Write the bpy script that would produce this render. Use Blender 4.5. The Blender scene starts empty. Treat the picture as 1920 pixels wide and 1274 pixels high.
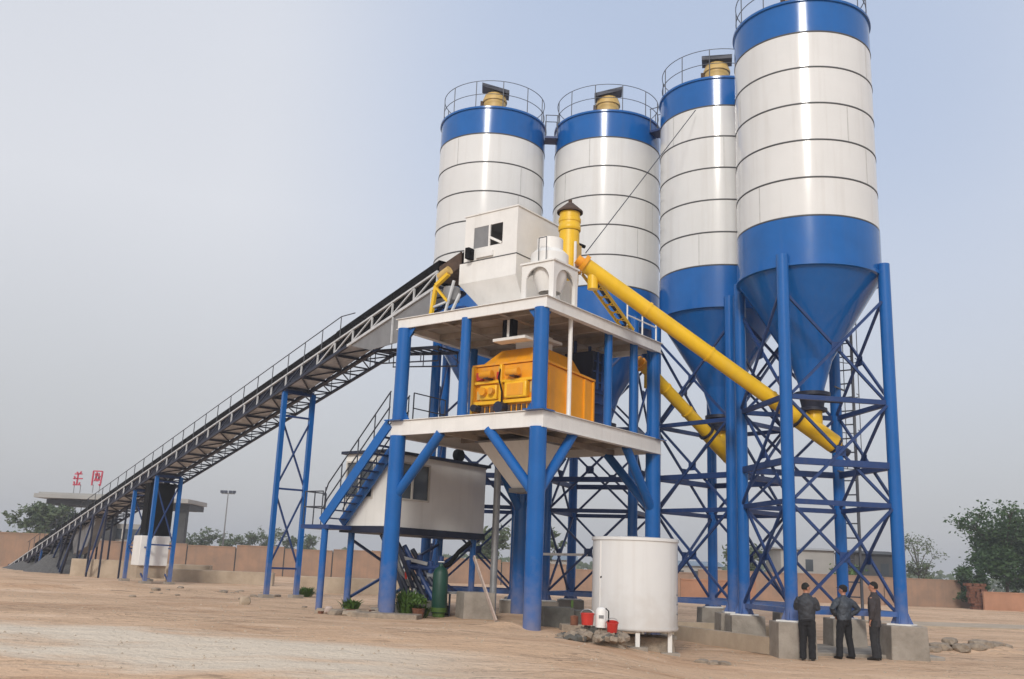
import bpy, bmesh, math, random
from mathutils import Vector, Matrix, noise
R = math.radians
scn = bpy.context.scene
col = scn.collection

# ------------------------------------------------------------------ camera
cam_data = bpy.data.cameras.new('camera')
cam_data.sensor_width = 36.0
cam_data.lens = 1810.0 / 1920.0 * 36.0
cam_data.clip_start = 0.1
cam_data.clip_end = 6000.0
cam = bpy.data.objects.new('camera', cam_data)
col.objects.link(cam)
PITCH, ROLL = R(13.26), R(2.274)
fw = Vector((0, math.cos(PITCH), math.sin(PITCH)))
r0 = Vector((1, 0, 0))
u0 = Vector((0, -math.sin(PITCH), math.cos(PITCH)))
rt = r0 * math.cos(ROLL) + u0 * math.sin(ROLL)
up = -r0 * math.sin(ROLL) + u0 * math.cos(ROLL)
cam.matrix_world = Matrix(((rt.x, up.x, -fw.x, 0), (rt.y, up.y, -fw.y, 0), (rt.z, up.z, -fw.z, 1.9), (0, 0, 0, 1)))
scn.camera = cam

# ------------------------------------------------------------------ sky, sun, exposure
SUN_EL, SUN_AZ = R(29), R(193)          # azimuth clockwise from +Y: behind the camera, a little left
world = bpy.data.worlds.new('World')
scn.world = world
world.use_nodes = True
wn, wl = world.node_tree.nodes, world.node_tree.links
wn.clear()
sky = wn.new('ShaderNodeTexSky')
sky.sky_type = 'NISHITA'
sky.sun_disc = False
sky.sun_elevation = SUN_EL
sky.sun_rotation = SUN_AZ
sky.altitude = 0
sky.air_density = 1.0
sky.dust_density = 5.0
sky.ozone_density = 1.5
tc = wn.new('ShaderNodeTexCoord')
sep = wn.new('ShaderNodeSeparateXYZ')
wl.new(tc.outputs['Generated'], sep.inputs[0])
sdir = Vector((math.sin(SUN_AZ) * math.cos(SUN_EL), math.cos(SUN_AZ) * math.cos(SUN_EL), math.sin(SUN_EL)))
ramp = wn.new('ShaderNodeValToRGB')      # haze by elevation, the same all round: dull at the horizon, paler above
STR = 0.115
for k, (pos, c) in enumerate(((0.0, (0.52, 0.525, 0.545)), (0.15, (0.60, 0.602, 0.618)), (0.34, (0.735, 0.742, 0.772)), (1.0, (0.62, 0.68, 0.80)))):
    e = ramp.color_ramp.elements[k] if k < 2 else ramp.color_ramp.elements.new(pos)
    e.position = pos
    e.color = (*c, 1)
wl.new(sep.outputs['Z'], ramp.inputs[0])
dot = wn.new('ShaderNodeVectorMath'); dot.operation = 'DOT_PRODUCT'
hor = wn.new('ShaderNodeVectorMath'); hor.operation = 'MULTIPLY'
hor.inputs[1].default_value = (1, 1, 0)
wl.new(tc.outputs['Generated'], hor.inputs[0])
hn_ = wn.new('ShaderNodeVectorMath'); hn_.operation = 'NORMALIZE'
wl.new(hor.outputs[0], hn_.inputs[0])
wl.new(hn_.outputs[0], dot.inputs[0])
dot.inputs[1].default_value = Vector((sdir.x, sdir.y, 0)).normalized()
anti = wn.new('ShaderNodeMapRange')      # the haze glows towards the sun and thins to blue opposite it
anti.interpolation_type = 'SMOOTHSTEP'
anti.inputs['From Min'].default_value = -0.86
anti.inputs['From Max'].default_value = -1.0
wl.new(dot.outputs['Value'], anti.inputs['Value'])
elv = wn.new('ShaderNodeMapRange')
elv.interpolation_type = 'SMOOTHSTEP'
elv.inputs['From Min'].default_value = 0.0
elv.inputs['From Max'].default_value = 0.5
wl.new(sep.outputs['Z'], elv.inputs['Value'])
fm_ = wn.new('ShaderNodeMath'); fm_.operation = 'MULTIPLY'
wl.new(anti.outputs[0], fm_.inputs[0]); wl.new(elv.outputs[0], fm_.inputs[1])
mixb = wn.new('ShaderNodeMix'); mixb.data_type = 'RGBA'
wl.new(fm_.outputs[0], mixb.inputs['Factor'])
wl.new(ramp.outputs['Color'], mixb.inputs['A'])
mixb.inputs['B'].default_value = (0.47, 0.55, 0.71, 1)
sc = wn.new('ShaderNodeVectorMath'); sc.operation = 'SCALE'
wl.new(mixb.outputs['Result'], sc.inputs[0])
cl = wn.new('ShaderNodeTexNoise')        # faint uneven haze over the whole sky
cl.inputs['Scale'].default_value = 1.7
cl.inputs['Detail'].default_value = 3
wl.new(tc.outputs['Generated'], cl.inputs['Vector'])
cr = wn.new('ShaderNodeMapRange')
cr.inputs['From Min'].default_value = 0.3
cr.inputs['From Max'].default_value = 0.7
cr.inputs['To Min'].default_value = 0.855 / STR
cr.inputs['To Max'].default_value = 0.93 / STR
wl.new(cl.outputs[0], cr.inputs['Value'])
wl.new(cr.outputs[0], sc.inputs['Scale'])
mix = wn.new('ShaderNodeMix')
mix.data_type = 'RGBA'
mix.inputs['Factor'].default_value = 0.85
bg = wn.new('ShaderNodeBackground')
bg.inputs['Strength'].default_value = STR
wo = wn.new('ShaderNodeOutputWorld')
wl.new(sky.outputs[0], mix.inputs['A'])
wl.new(sc.outputs[0], mix.inputs['B'])
wl.new(mix.outputs['Result'], bg.inputs['Color'])
wl.new(bg.outputs[0], wo.inputs[0])

sl = bpy.data.lights.new('sun', 'SUN')
sl.energy = 1.5
sl.angle = R(10)
sl.color = (1.0, 0.97, 0.92)
sun = bpy.data.objects.new('sun', sl)
col.objects.link(sun)
sun.rotation_euler = sdir.to_track_quat('Z', 'Y').to_euler()
sun.location = sdir * 60

scn.view_settings.view_transform = 'Standard'
scn.view_settings.look = 'None'
scn.view_settings.exposure = 0.32
scn.view_settings.gamma = 1.0
scn.view_settings.use_curve_mapping = False
scn.render.engine = 'CYCLES'

random.seed(7)

# ------------------------------------------------------------------ helpers
def srgb(r, g, b):
    f = lambda c: (c / 255 / 12.92) if c / 255 <= 0.04045 else ((c / 255 + 0.055) / 1.055) ** 2.4
    return (f(r), f(g), f(b))

class MB:
    def __init__(s):
        s.v, s.f = [], []
    def add(s, vs, fs):
        n = len(s.v)
        s.v += [tuple(v) for v in vs]
        s.f += [tuple(i + n for i in f) for f in fs]
        return s
    def box(s, x0, x1, y0, y1, z0, z1):
        return s.add([(x0, y0, z0), (x1, y0, z0), (x1, y1, z0), (x0, y1, z0), (x0, y0, z1), (x1, y0, z1), (x1, y1, z1), (x0, y1, z1)],
                     [(0, 3, 2, 1), (4, 5, 6, 7), (0, 1, 5, 4), (1, 2, 6, 5), (2, 3, 7, 6), (3, 0, 4, 7)])
    def beam(s, p, q, w, h, upv=(0, 0, 1)):
        p, q = Vector(p), Vector(q)
        d = (q - p).normalized()
        a = d.cross(Vector(upv))
        if a.length < 1e-4:
            a = d.cross(Vector((0, 1, 0)))
        a.normalize()
        b = a.cross(d).normalized()
        a *= w / 2
        b *= h / 2
        return s.add([p - a - b, p + a - b, p + a + b, p - a + b, q - a - b, q + a - b, q + a + b, q - a + b],
                     [(0, 1, 2, 3), (7, 6, 5, 4), (0, 4, 5, 1), (1, 5, 6, 2), (2, 6, 7, 3), (3, 7, 4, 0)])
    def frustum(s, c0, a0, b0, c1, a1, b1):
        """box whose bottom (centre c0, half sizes a0,b0) and top (c1,a1,b1) differ"""
        vs = []
        for c, a, b in ((c0, a0, b0), (c1, a1, b1)):
            vs += [(c[0] - a, c[1] - b, c[2]), (c[0] + a, c[1] - b, c[2]), (c[0] + a, c[1] + b, c[2]), (c[0] - a, c[1] + b, c[2])]
        return s.add(vs, [(0, 3, 2, 1), (4, 5, 6, 7), (0, 1, 5, 4), (1, 2, 6, 5), (2, 3, 7, 6), (3, 0, 4, 7)])
    def tube(s, p, q, r, r2=None, n=14, caps=True):
        p, q = Vector(p), Vector(q)
        r2 = r if r2 is None else r2
        d = (q - p).normalized()
        a = d.cross(Vector((0, 0, 1)))
        if a.length < 1e-4:
            a = Vector((1, 0, 0))
        a.normalize()
        b = d.cross(a).normalized()
        vs, fs = [], []
        for c, rr in ((p, r), (q, r2)):
            for i in range(n):
                t = 2 * math.pi * i / n
                vs.append(c + (a * math.cos(t) + b * math.sin(t)) * rr)
        for i in range(n):
            j = (i + 1) % n
            fs.append((i, j, n + j, n + i))
        if caps:
            fs.append(tuple(range(n - 1, -1, -1)))
            fs.append(tuple(range(n, 2 * n)))
        return s.add(vs, fs)
    def path(s, pts, r, n=8, closed=False):
        pts = [Vector(p) for p in pts]
        N = len(pts)
        rr = r if isinstance(r, (list, tuple)) else [r] * N
        vs, fs = [], []
        ref = None
        for i, p in enumerate(pts):
            if closed:
                d = pts[(i + 1) % N] - pts[i - 1]
            else:
                d = pts[min(i + 1, N - 1)] - pts[max(i - 1, 0)]
            d.normalize()
            if ref is None:
                ref = Vector((0, 0, 1)) if abs(d.z) < 0.9 else Vector((1, 0, 0))
            a = (ref - d * ref.dot(d)).normalized()
            ref = a
            b = d.cross(a)
            for k in range(n):
                t = 2 * math.pi * k / n
                vs.append(p + (a * math.cos(t) + b * math.sin(t)) * rr[i])
        for i in range(N if closed else N - 1):
            for k in range(n):
                i2 = (i + 1) % N
                k2 = (k + 1) % n
                fs.append((i * n + k, i * n + k2, i2 * n + k2, i2 * n + k))
        if not closed:
            fs.append(tuple(range(n - 1, -1, -1)))
            fs.append(tuple(range((N - 1) * n, N * n)))
        return s.add(vs, fs)
    def lathe(s, prof, n=48, c=(0, 0, 0)):
        vs, fs = [], []
        m = len(prof)
        for r_, z in prof:
            for i in range(n):
                t = 2 * math.pi * i / n
                vs.append((c[0] + r_ * math.cos(t), c[1] + r_ * math.sin(t), c[2] + z))
        for k in range(m - 1):
            for i in range(n):
                j = (i + 1) % n
                fs.append((k * n + i, k * n + j, (k + 1) * n + j, (k + 1) * n + i))
        return s.add(vs, fs)
    def ball(s, c, rx, ry=None, rz=None, n=14, m=10, jit=0):
        ry = rx if ry is None else ry
        rz = rx if rz is None else rz
        vs, fs = [], []
        for k in range(m + 1):
            ph = math.pi * k / m
            for i in range(n):
                t = 2 * math.pi * i / n
                q = 1 + (random.uniform(-jit, jit) if jit else 0)
                vs.append((c[0] + rx * q * math.sin(ph) * math.cos(t), c[1] + ry * q * math.sin(ph) * math.sin(t), c[2] + rz * q * math.cos(ph)))
        for k in range(m):
            for i in range(n):
                j = (i + 1) % n
                fs.append((k * n + i, (k + 1) * n + i, (k + 1) * n + j, k * n + j))
        return s.add(vs, fs)
    def loft(s, secs, n=16):
        """secs: list of (centre, vec_a, vec_b) ellipse half-axes"""
        vs, fs = [], []
        for c, a, b in secs:
            c, a, b = Vector(c), Vector(a), Vector(b)
            for k in range(n):
                t = 2 * math.pi * k / n
                vs.append(c + a * math.cos(t) + b * math.sin(t))
        m = len(secs)
        for i in range(m - 1):
            for k in range(n):
                k2 = (k + 1) % n
                fs.append((i * n + k, i * n + k2, (i + 1) * n + k2, (i + 1) * n + k))
        fs.append(tuple(range(n - 1, -1, -1)))
        fs.append(tuple(range((m - 1) * n, m * n)))
        return s.add(vs, fs)
    def prism(s, pts, ext):
        """planar polygon pts extruded by vector ext"""
        n = len(pts)
        e = Vector(ext)
        vs = [Vector(p) for p in pts] + [Vector(p) + e for p in pts]
        fs = [tuple(range(n - 1, -1, -1)), tuple(range(n, 2 * n))] + [(i, (i + 1) % n, n + (i + 1) % n, n + i) for i in range(n)]
        return s.add(vs, fs)
    def mesh(s, name, mat, smooth=40):
        me = bpy.data.meshes.new(name)
        me.from_pydata(s.v, [], s.f)
        bm = bmesh.new()
        bm.from_mesh(me)
        bmesh.ops.recalc_face_normals(bm, faces=bm.faces)
        bm.to_mesh(me)
        bm.free()
        if mat:
            me.materials.append(mat)
        if smooth:
            for p in me.polygons:
                p.use_smooth = True
            me.set_sharp_from_angle(angle=R(smooth))
        return me
    def build(s, name, mat, parent=None, smooth=40, loc=None, rz=0, bevel=0):
        o = bpy.data.objects.new(name, s.mesh(name, mat, smooth))
        col.objects.link(o)
        if parent:
            o.parent = parent
        if loc:
            o.location = loc
        o.rotation_euler.z = rz
        if bevel:
            b = o.modifiers.new('bevel', 'BEVEL')
            b.width = bevel
            b.segments = 2
            b.limit_method = 'ANGLE'
        return o

def tag(o, label=None, cat=None, group=None, kind=None):
    if label: o['label'] = label
    if cat: o['category'] = cat
    if group: o['group'] = group
    if kind: o['kind'] = kind
    return o

def thing(name, label, cat, loc=(0, 0, 0), rz=0, group=None):
    o = bpy.data.objects.new(name, None)
    col.objects.link(o)
    o.location = loc
    o.rotation_euler.z = rz
    o.empty_display_size = 0.2
    return tag(o, label, cat, group)

def inst(name, mesh, parent=None, loc=(0, 0, 0), rot=(0, 0, 0), scale=(1, 1, 1)):
    o = bpy.data.objects.new(name, mesh)
    col.objects.link(o)
    if parent: o.parent = parent
    o.location, o.rotation_euler, o.scale = loc, rot, scale
    return o

# ------------------------------------------------------------------ materials
def mat(name, base, rough=0.5, metal=0.0, var=0.12, scale=2.0, streak=0.0, streak_col=(0.16, 0.13, 0.10), bump=0.0, bump_scale=30, coat=0.0, spec=0.5, base2=None, stretch=(1, 1, 1), translucent=0):
    m = bpy.data.materials.new(name)
    m.use_nodes = True
    N, L = m.node_tree.nodes, m.node_tree.links
    p = N['Principled BSDF']
    p.inputs['Roughness'].default_value = rough
    p.inputs['Metallic'].default_value = metal
    p.inputs['Specular IOR Level'].default_value = spec
    p.inputs['Coat Weight'].default_value = coat
    p.inputs['Coat Roughness'].default_value = 0.15
    g = N.new('ShaderNodeNewGeometry')
    mp = N.new('ShaderNodeMapping')
    mp.inputs['Scale'].default_value = stretch
    L.new(g.outputs['Position'], mp.inputs['Vector'])
    n1 = N.new('ShaderNodeTexNoise')
    n1.inputs['Scale'].default_value = scale
    n1.inputs['Detail'].default_value = 6
    n1.inputs['Roughness'].default_value = 0.62
    L.new(mp.outputs[0], n1.inputs['Vector'])
    mx = N.new('ShaderNodeMix'); mx.data_type = 'RGBA'
    b2 = base2 if base2 else tuple(c * (1 - 2.2 * var) for c in base)
    mx.inputs['A'].default_value = (*base, 1)
    mx.inputs['B'].default_value = (*b2, 1)
    mr = N.new('ShaderNodeMapRange')
    mr.inputs['From Min'].default_value = 0.36
    mr.inputs['From Max'].default_value = 0.68
    L.new(n1.outputs[0], mr.inputs['Value'])
    L.new(mr.outputs[0], mx.inputs['Factor'])
    out = mx.outputs['Result']
    if streak:
        mp2 = N.new('ShaderNodeMapping')
        mp2.inputs['Scale'].default_value = (5.5, 5.5, 0.22)
        L.new(g.outputs['Position'], mp2.inputs['Vector'])
        n2 = N.new('ShaderNodeTexNoise')
        n2.inputs['Scale'].default_value = 1.0
        n2.inputs['Detail'].default_value = 5
        L.new(mp2.outputs[0], n2.inputs['Vector'])
        r2 = N.new('ShaderNodeMapRange')
        r2.inputs['From Min'].default_value = 0.52
        r2.inputs['From Max'].default_value = 0.8
        r2.inputs['To Max'].default_value = streak
        L.new(n2.outputs[0], r2.inputs['Value'])
        m2 = N.new('ShaderNodeMix'); m2.data_type = 'RGBA'
        m2.inputs['B'].default_value = (*streak_col, 1)
        L.new(out, m2.inputs['A'])
        L.new(r2.outputs[0], m2.inputs['Factor'])
        out = m2.outputs['Result']
    L.new(out, p.inputs['Base Color'])
    rr = N.new('ShaderNodeMapRange')
    rr.inputs['To Min'].default_value = max(0.03, rough - 0.07)
    rr.inputs['To Max'].default_value = min(1, rough + 0.12)
    L.new(n1.outputs[0], rr.inputs['Value'])
    L.new(rr.outputs[0], p.inputs['Roughness'])
    if bump:
        n3 = N.new('ShaderNodeTexNoise')
        n3.inputs['Scale'].default_value = bump_scale
        n3.inputs['Detail'].default_value = 5
        L.new(g.outputs['Position'], n3.inputs['Vector'])
        b = N.new('ShaderNodeBump')
        b.inputs['Strength'].default_value = bump
        b.inputs['Distance'].default_value = 0.05
        L.new(n3.outputs[0], b.inputs['Height'])
        L.new(b.outputs[0], p.inputs['Normal'])
    if translucent:
        tr = N.new('ShaderNodeBsdfTranslucent')
        L.new(out, tr.inputs['Color'])
        ms = N.new('ShaderNodeMixShader')
        ms.inputs[0].default_value = translucent
        L.new(p.outputs[0], ms.inputs[1])
        L.new(tr.outputs[0], ms.inputs[2])
        L.new(ms.outputs[0], N['Material Output'].inputs['Surface'])
    return m

M = {}
M['blue'] = mat('blue_paint', (0.007, 0.112, 0.385), 0.14, var=0.06, scale=1.3, streak=0.08, spec=0.4)
M['blue_dark'] = mat('dark_blue_paint', (0.012, 0.045, 0.165), 0.45, var=0.10, scale=2.0, streak=0.15)
M['white'] = mat('white_shell_paint', (0.70, 0.70, 0.69), 0.11, var=0.03, scale=0.6, streak=0.22, streak_col=(0.40, 0.35, 0.29), spec=0.45)
M['white2'] = mat('white_steel_paint', (0.80, 0.785, 0.755), 0.38, var=0.04, scale=1.6, streak=0.14, streak_col=(0.30, 0.25, 0.19))
M['offwhite'] = mat('cabin_panel', (0.78, 0.775, 0.745), 0.45, var=0.04, scale=0.8, streak=0.12)
M['weld'] = mat('painted_weld', (0.50, 0.495, 0.48), 0.4, var=0.1, scale=6)
M['seam'] = mat('weld_seam', (0.07, 0.07, 0.072), 0.6)
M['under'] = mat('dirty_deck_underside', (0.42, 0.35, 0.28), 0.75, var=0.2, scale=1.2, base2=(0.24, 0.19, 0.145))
M['yellow'] = mat('yellow_paint', (0.82, 0.50, 0.010), 0.36, var=0.06, scale=1.5, streak=0.14, streak_col=(0.40, 0.34, 0.24))
M['cream'] = mat('cream_filter_paint', (0.62, 0.42, 0.14), 0.5, var=0.1, scale=3)
M['orange'] = mat('mixer_orange_paint', (0.86, 0.36, 0.010), 0.4, var=0.07, scale=1.6, streak=0.32, streak_col=(0.34, 0.27, 0.18))
M['orange2'] = mat('mixer_bright_yellow', (0.90, 0.50, 0.015), 0.35, var=0.06, scale=2)
M['black'] = mat('black_rubber', (0.008, 0.008, 0.009), 0.9, var=0.1, scale=5, spec=0.15)
M['navy'] = mat('navy_steel', (0.012, 0.018, 0.045), 0.5, var=0.2, scale=3)
M['truss'] = mat('pale_truss_paint', (0.60, 0.61, 0.62), 0.45, var=0.1, scale=4)
M['pan'] = mat('pale_grey_pan', (0.55, 0.57, 0.61), 0.7, var=0.15, scale=3, base2=(0.34, 0.35, 0.37))
M['grey'] = mat('grey_sheet_steel', (0.24, 0.24, 0.245), 0.5, 0.2, var=0.1, scale=2)
M['galv'] = mat('galvanised_pipe', (0.36, 0.37, 0.38), 0.4, 0.6, var=0.1, scale=3)
M['rail'] = mat('dark_handrail', (0.035, 0.04, 0.055), 0.5)
M['rail_pale'] = mat('silo_handrail', (0.10, 0.11, 0.13), 0.5)
M['concrete'] = mat('concrete_footing', (0.34, 0.30, 0.255), 0.9, var=0.13, scale=2.2, bump=0.3, bump_scale=14, base2=(0.23, 0.20, 0.165))
M['kerb'] = mat('tan_kerb_plaster', (0.46, 0.37, 0.275), 0.95, var=0.12, scale=1.2, bump=0.2, bump_scale=14, base2=(0.34, 0.265, 0.19))
M['concrete_d'] = mat('dark_concrete', (0.13, 0.125, 0.11), 0.9, var=0.2, scale=3, bump=0.3, bump_scale=14)
M['rubble'] = mat('rubble_stone', (0.36, 0.29, 0.22), 0.95, var=0.22, scale=5, bump=0.6, bump_scale=25, base2=(0.2, 0.165, 0.13))
M['gravel'] = mat('grey_gravel', (0.13, 0.125, 0.12), 0.95, var=0.25, scale=9)
M['mud_wall'] = mat('mud_plaster_wall', (0.34, 0.21, 0.14), 0.95, var=0.1, scale=0.9, streak=0.45, streak_col=(0.19, 0.15, 0.125), base2=(0.24, 0.165, 0.12))
M['pink_wall'] = mat('pink_plaster_wall', (0.42, 0.215, 0.13), 0.95, var=0.1, scale=0.7, streak=0.15)
M['brick'] = mat('broken_red_brick', (0.19, 0.075, 0.04), 0.95, var=0.25, scale=6, bump=0.4)
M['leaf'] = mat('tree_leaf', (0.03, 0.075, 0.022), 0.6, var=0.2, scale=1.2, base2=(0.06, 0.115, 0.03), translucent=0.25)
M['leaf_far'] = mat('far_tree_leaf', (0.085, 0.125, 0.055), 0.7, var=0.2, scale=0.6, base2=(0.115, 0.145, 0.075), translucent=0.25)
M['leaf_plant'] = mat('weed_leaf', (0.10, 0.19, 0.03), 0.55, var=0.2, scale=6, translucent=0.3)
M['bark'] = mat('bark', (0.07, 0.05, 0.035), 0.9, var=0.2, scale=8)
M['glass'] = mat('window_glass', (0.05, 0.06, 0.07), 0.06, var=0.05, spec=0.8)
M['frame'] = mat('window_frame', (0.58, 0.55, 0.50), 0.5)
M['red'] = mat('red_plastic', (0.55, 0.035, 0.025), 0.35, var=0.08, scale=6)
M['red_sign'] = mat('red_sign_paint', (0.52, 0.03, 0.07), 0.5, var=0.05)
M['green'] = mat('green_cylinder_paint', (0.004, 0.050, 0.033), 0.5, var=0.1, scale=3, streak=0.2)
M['plank'] = mat('pale_plank', (0.55, 0.44, 0.38), 0.8, var=0.12, scale=8)
M['roof'] = mat('grey_roof_concrete', (0.36, 0.35, 0.33), 0.8, var=0.08, scale=0.4)
M['shed_dark'] = mat('dark_shed_wall', (0.05, 0.05, 0.05), 0.8, var=0.15, scale=0.5)
M['blue_roof'] = mat('blue_grey_roof', (0.20, 0.26, 0.32), 0.6, var=0.1, scale=0.4)
M['skin'] = mat('skin', (0.42, 0.20, 0.13), 0.55, var=0.05, scale=20)
M['hair'] = mat('black_hair', (0.010, 0.009, 0.008), 0.85, var=0.1, scale=40)
M['cloth_black'] = mat('black_cloth', (0.014, 0.014, 0.017), 0.9, var=0.15, scale=12, bump=0.25, bump_scale=30)
M['cloth_navy2'] = mat('slate_nylon', (0.055, 0.068, 0.088), 0.55, var=0.25, scale=9, bump=0.5, bump_scale=16)
M['cloth_navy'] = mat('navy_nylon', (0.034, 0.038, 0.048), 0.6, var=0.2, scale=9, bump=0.5, bump_scale=16)
M['cloth_char'] = mat('charcoal_wool', (0.052, 0.044, 0.046), 0.95, var=0.12, scale=9, bump=0.3, bump_scale=24)
M['cloth_grey'] = mat('dark_grey_trousers', (0.026, 0.026, 0.029), 0.9, var=0.12, scale=9, bump=0.3, bump_scale=24)
M['shoe'] = mat('black_leather', (0.012, 0.011, 0.010), 0.4)
M['brown_cover'] = mat('rusty_brown_cover', (0.10, 0.06, 0.04), 0.8, var=0.2, scale=4)

def add_dust(m, top, amount):
    N, L = m.node_tree.nodes, m.node_tree.links
    p = N['Principled BSDF']
    src = p.inputs['Base Color'].links[0].from_socket
    g = N.new('ShaderNodeNewGeometry')
    sp = N.new('ShaderNodeSeparateXYZ')
    L.new(g.outputs['Position'], sp.inputs[0])
    n = N.new('ShaderNodeTexNoise')
    n.inputs['Scale'].default_value = 3.5
    n.inputs['Detail'].default_value = 7
    L.new(g.outputs['Position'], n.inputs['Vector'])
    a = N.new('ShaderNodeMath'); a.operation = 'MULTIPLY_ADD'
    L.new(n.outputs[0], a.inputs[0]); a.inputs[1].default_value = 2.2
    L.new(sp.outputs['Z'], a.inputs[2])
    r = N.new('ShaderNodeMapRange')
    r.inputs['From Min'].default_value = top
    r.inputs['From Max'].default_value = top - 1.6
    r.inputs['To Max'].default_value = amount
    L.new(a.outputs[0], r.inputs['Value'])
    x = N.new('ShaderNodeMix'); x.data_type = 'RGBA'
    L.new(src, x.inputs['A'])
    x.inputs['B'].default_value = (0.36, 0.27, 0.19, 1)
    L.new(r.outputs[0], x.inputs['Factor'])
    L.new(x.outputs['Result'], p.inputs['Base Color'])
add_dust(M['blue'], 3.0, 0.4)
add_dust(M['white'], 2.6, 0.35)

# ground: dry tan earth with paler trodden sand and ruddy patches
def ground_mat():
    m = bpy.data.materials.new('dry_earth')
    m.use_nodes = True
    N, L = m.node_tree.nodes, m.node_tree.links
    p = N['Principled BSDF']
    p.inputs['Roughness'].default_value = 0.95
    p.inputs['Specular IOR Level'].default_value = 0.15
    g = N.new('ShaderNodeNewGeometry')
    def nz(scale, sc=(1, 1, 1), det=6, dist=0.0, off=(0, 0, 0)):
        mp = N.new('ShaderNodeMapping')
        mp.inputs['Scale'].default_value = sc
        mp.inputs['Location'].default_value = off
        L.new(g.outputs['Position'], mp.inputs['Vector'])
        n = N.new('ShaderNodeTexNoise')
        n.inputs['Scale'].default_value = scale
        n.inputs['Detail'].default_value = det
        n.inputs['Roughness'].default_value = 0.6
        n.inputs['Distortion'].default_value = dist
        L.new(mp.outputs[0], n.inputs['Vector'])
        return n.outputs[0]
    def rng(s, a, b, t0=0, t1=1):
        r = N.new('ShaderNodeMapRange')
        r.interpolation_type = 'SMOOTHSTEP'
        r.inputs['From Min'].default_value = a
        r.inputs['From Max'].default_value = b
        r.inputs['To Min'].default_value = t0
        r.inputs['To Max'].default_value = t1
        L.new(s, r.inputs['Value'])
        return r.outputs[0]
    def mixc(a, b, fac):
        x = N.new('ShaderNodeMix'); x.data_type = 'RGBA'
        for k, v in (('A', a), ('B', b)):
            if isinstance(v, tuple): x.inputs[k].default_value = (*v, 1)
            else: L.new(v, x.inputs[k])
        L.new(fac, x.inputs['Factor'])
        return x.outputs['Result']
    def mul(a, b):
        x = N.new('ShaderNodeMath'); x.operation = 'MULTIPLY'
        L.new(a, x.inputs[0]); L.new(b, x.inputs[1])
        return x.outputs[0]
    big = nz(0.16, (0.35, 1, 1), 5, 0.6)
    med = nz(0.9, (0.4, 1.1, 1), 6, 0.4)
    fine = nz(9.0, (1, 1, 1), 6)
    c = mixc((0.66, 0.455, 0.30), (0.55, 0.37, 0.24), rng(big, 0.4, 0.62))
    c = mixc(c, (0.71, 0.51, 0.355), rng(med, 0.50, 0.72))
    c = mixc(c, (0.29, 0.195, 0.13), rng(nz(2.0, (0.5, 1.2, 1), 8, 1.0, (5, 2, 0)), 0.56, 0.70, 0, 0.75))
    c = mixc(c, (0.40, 0.21, 0.11), rng(nz(0.45, (0.6, 1.2, 1), 6, 0.7, (11, 4, 2)), 0.52, 0.66, 0, 0.38))
    # thin dark ruts and cracks drawn out along the direction of traffic
    rut = nz(1.0, (0.45, 2.4, 1), 8, 1.8, (2, 8, 3))
    rl = mul(rng(rut, 0.495, 0.515), rng(rut, 0.545, 0.52))
    rl = mul(rl, rng(nz(0.35, (0.5, 1, 1), 3, 0, (7, 1, 4)), 0.48, 0.6))
    c = mixc(c, (0.20, 0.135, 0.09), mul(rl, rng(fine, 0.2, 0.5)))
    # clods and damp stains
    c = mixc(c, (0.31, 0.215, 0.145), rng(nz(4.5, (0.7, 1.3, 1), 8, 0.3, (1, 3, 9)), 0.60, 0.68, 0, 0.6))
    # pale dusty track that crosses in front of the plant (a band in y, wavering)
    sp = N.new('ShaderNodeSeparateXYZ')
    L.new(g.outputs['Position'], sp.inputs[0])
    wob = N.new('ShaderNodeMath'); wob.operation = 'MULTIPLY_ADD'
    L.new(med, wob.inputs[0]); wob.inputs[1].default_value = 3.2
    L.new(sp.outputs['Y'], wob.inputs[2])
    wx = N.new('ShaderNodeMath'); wx.operation = 'MULTIPLY_ADD'
    L.new(sp.outputs['X'], wx.inputs[0]); wx.inputs[1].default_value = 0.22
    L.new(wob.outputs[0], wx.inputs[2])
    wv = wx.outputs[0]
    band = mul(rng(wv, 15.6, 17.0), rng(wv, 20.6, 19.4))
    fade = rng(sp.outputs['X'], 1.5, -3.0)
    pale = mul(mul(band, fade), rng(nz(0.5, (0.3, 1, 1), 4, 0.3, (3, 9, 1)), 0.30, 0.48))
    c = mixc(c, (0.68, 0.58, 0.46), pale)
    c = mixc(c, (0.22, 0.15, 0.10), rng(fine, 0.56, 0.78, 0, 0.45))
    L.new(c, p.inputs['Base Color'])
    b1 = N.new('ShaderNodeBump'); b1.inputs['Strength'].default_value = 0.6; b1.inputs['Distance'].default_value = 0.08
    L.new(fine, b1.inputs['Height'])
    b2 = N.new('ShaderNodeBump'); b2.inputs['Strength'].default_value = 0.55; b2.inputs['Distance'].default_value = 0.3
    L.new(nz(1.6, (0.6, 1.2, 1), 8), b2.inputs['Height'])
    L.new(b2.outputs[0], b1.inputs['Normal'])
    L.new(b1.outputs[0], p.inputs['Normal'])
    return m
M['ground'] = ground_mat()

# ------------------------------------------------------------------ ground
def sm(t):
    t = max(0.0, min(1.0, t))
    return t * t * (3 - 2 * t)

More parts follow.
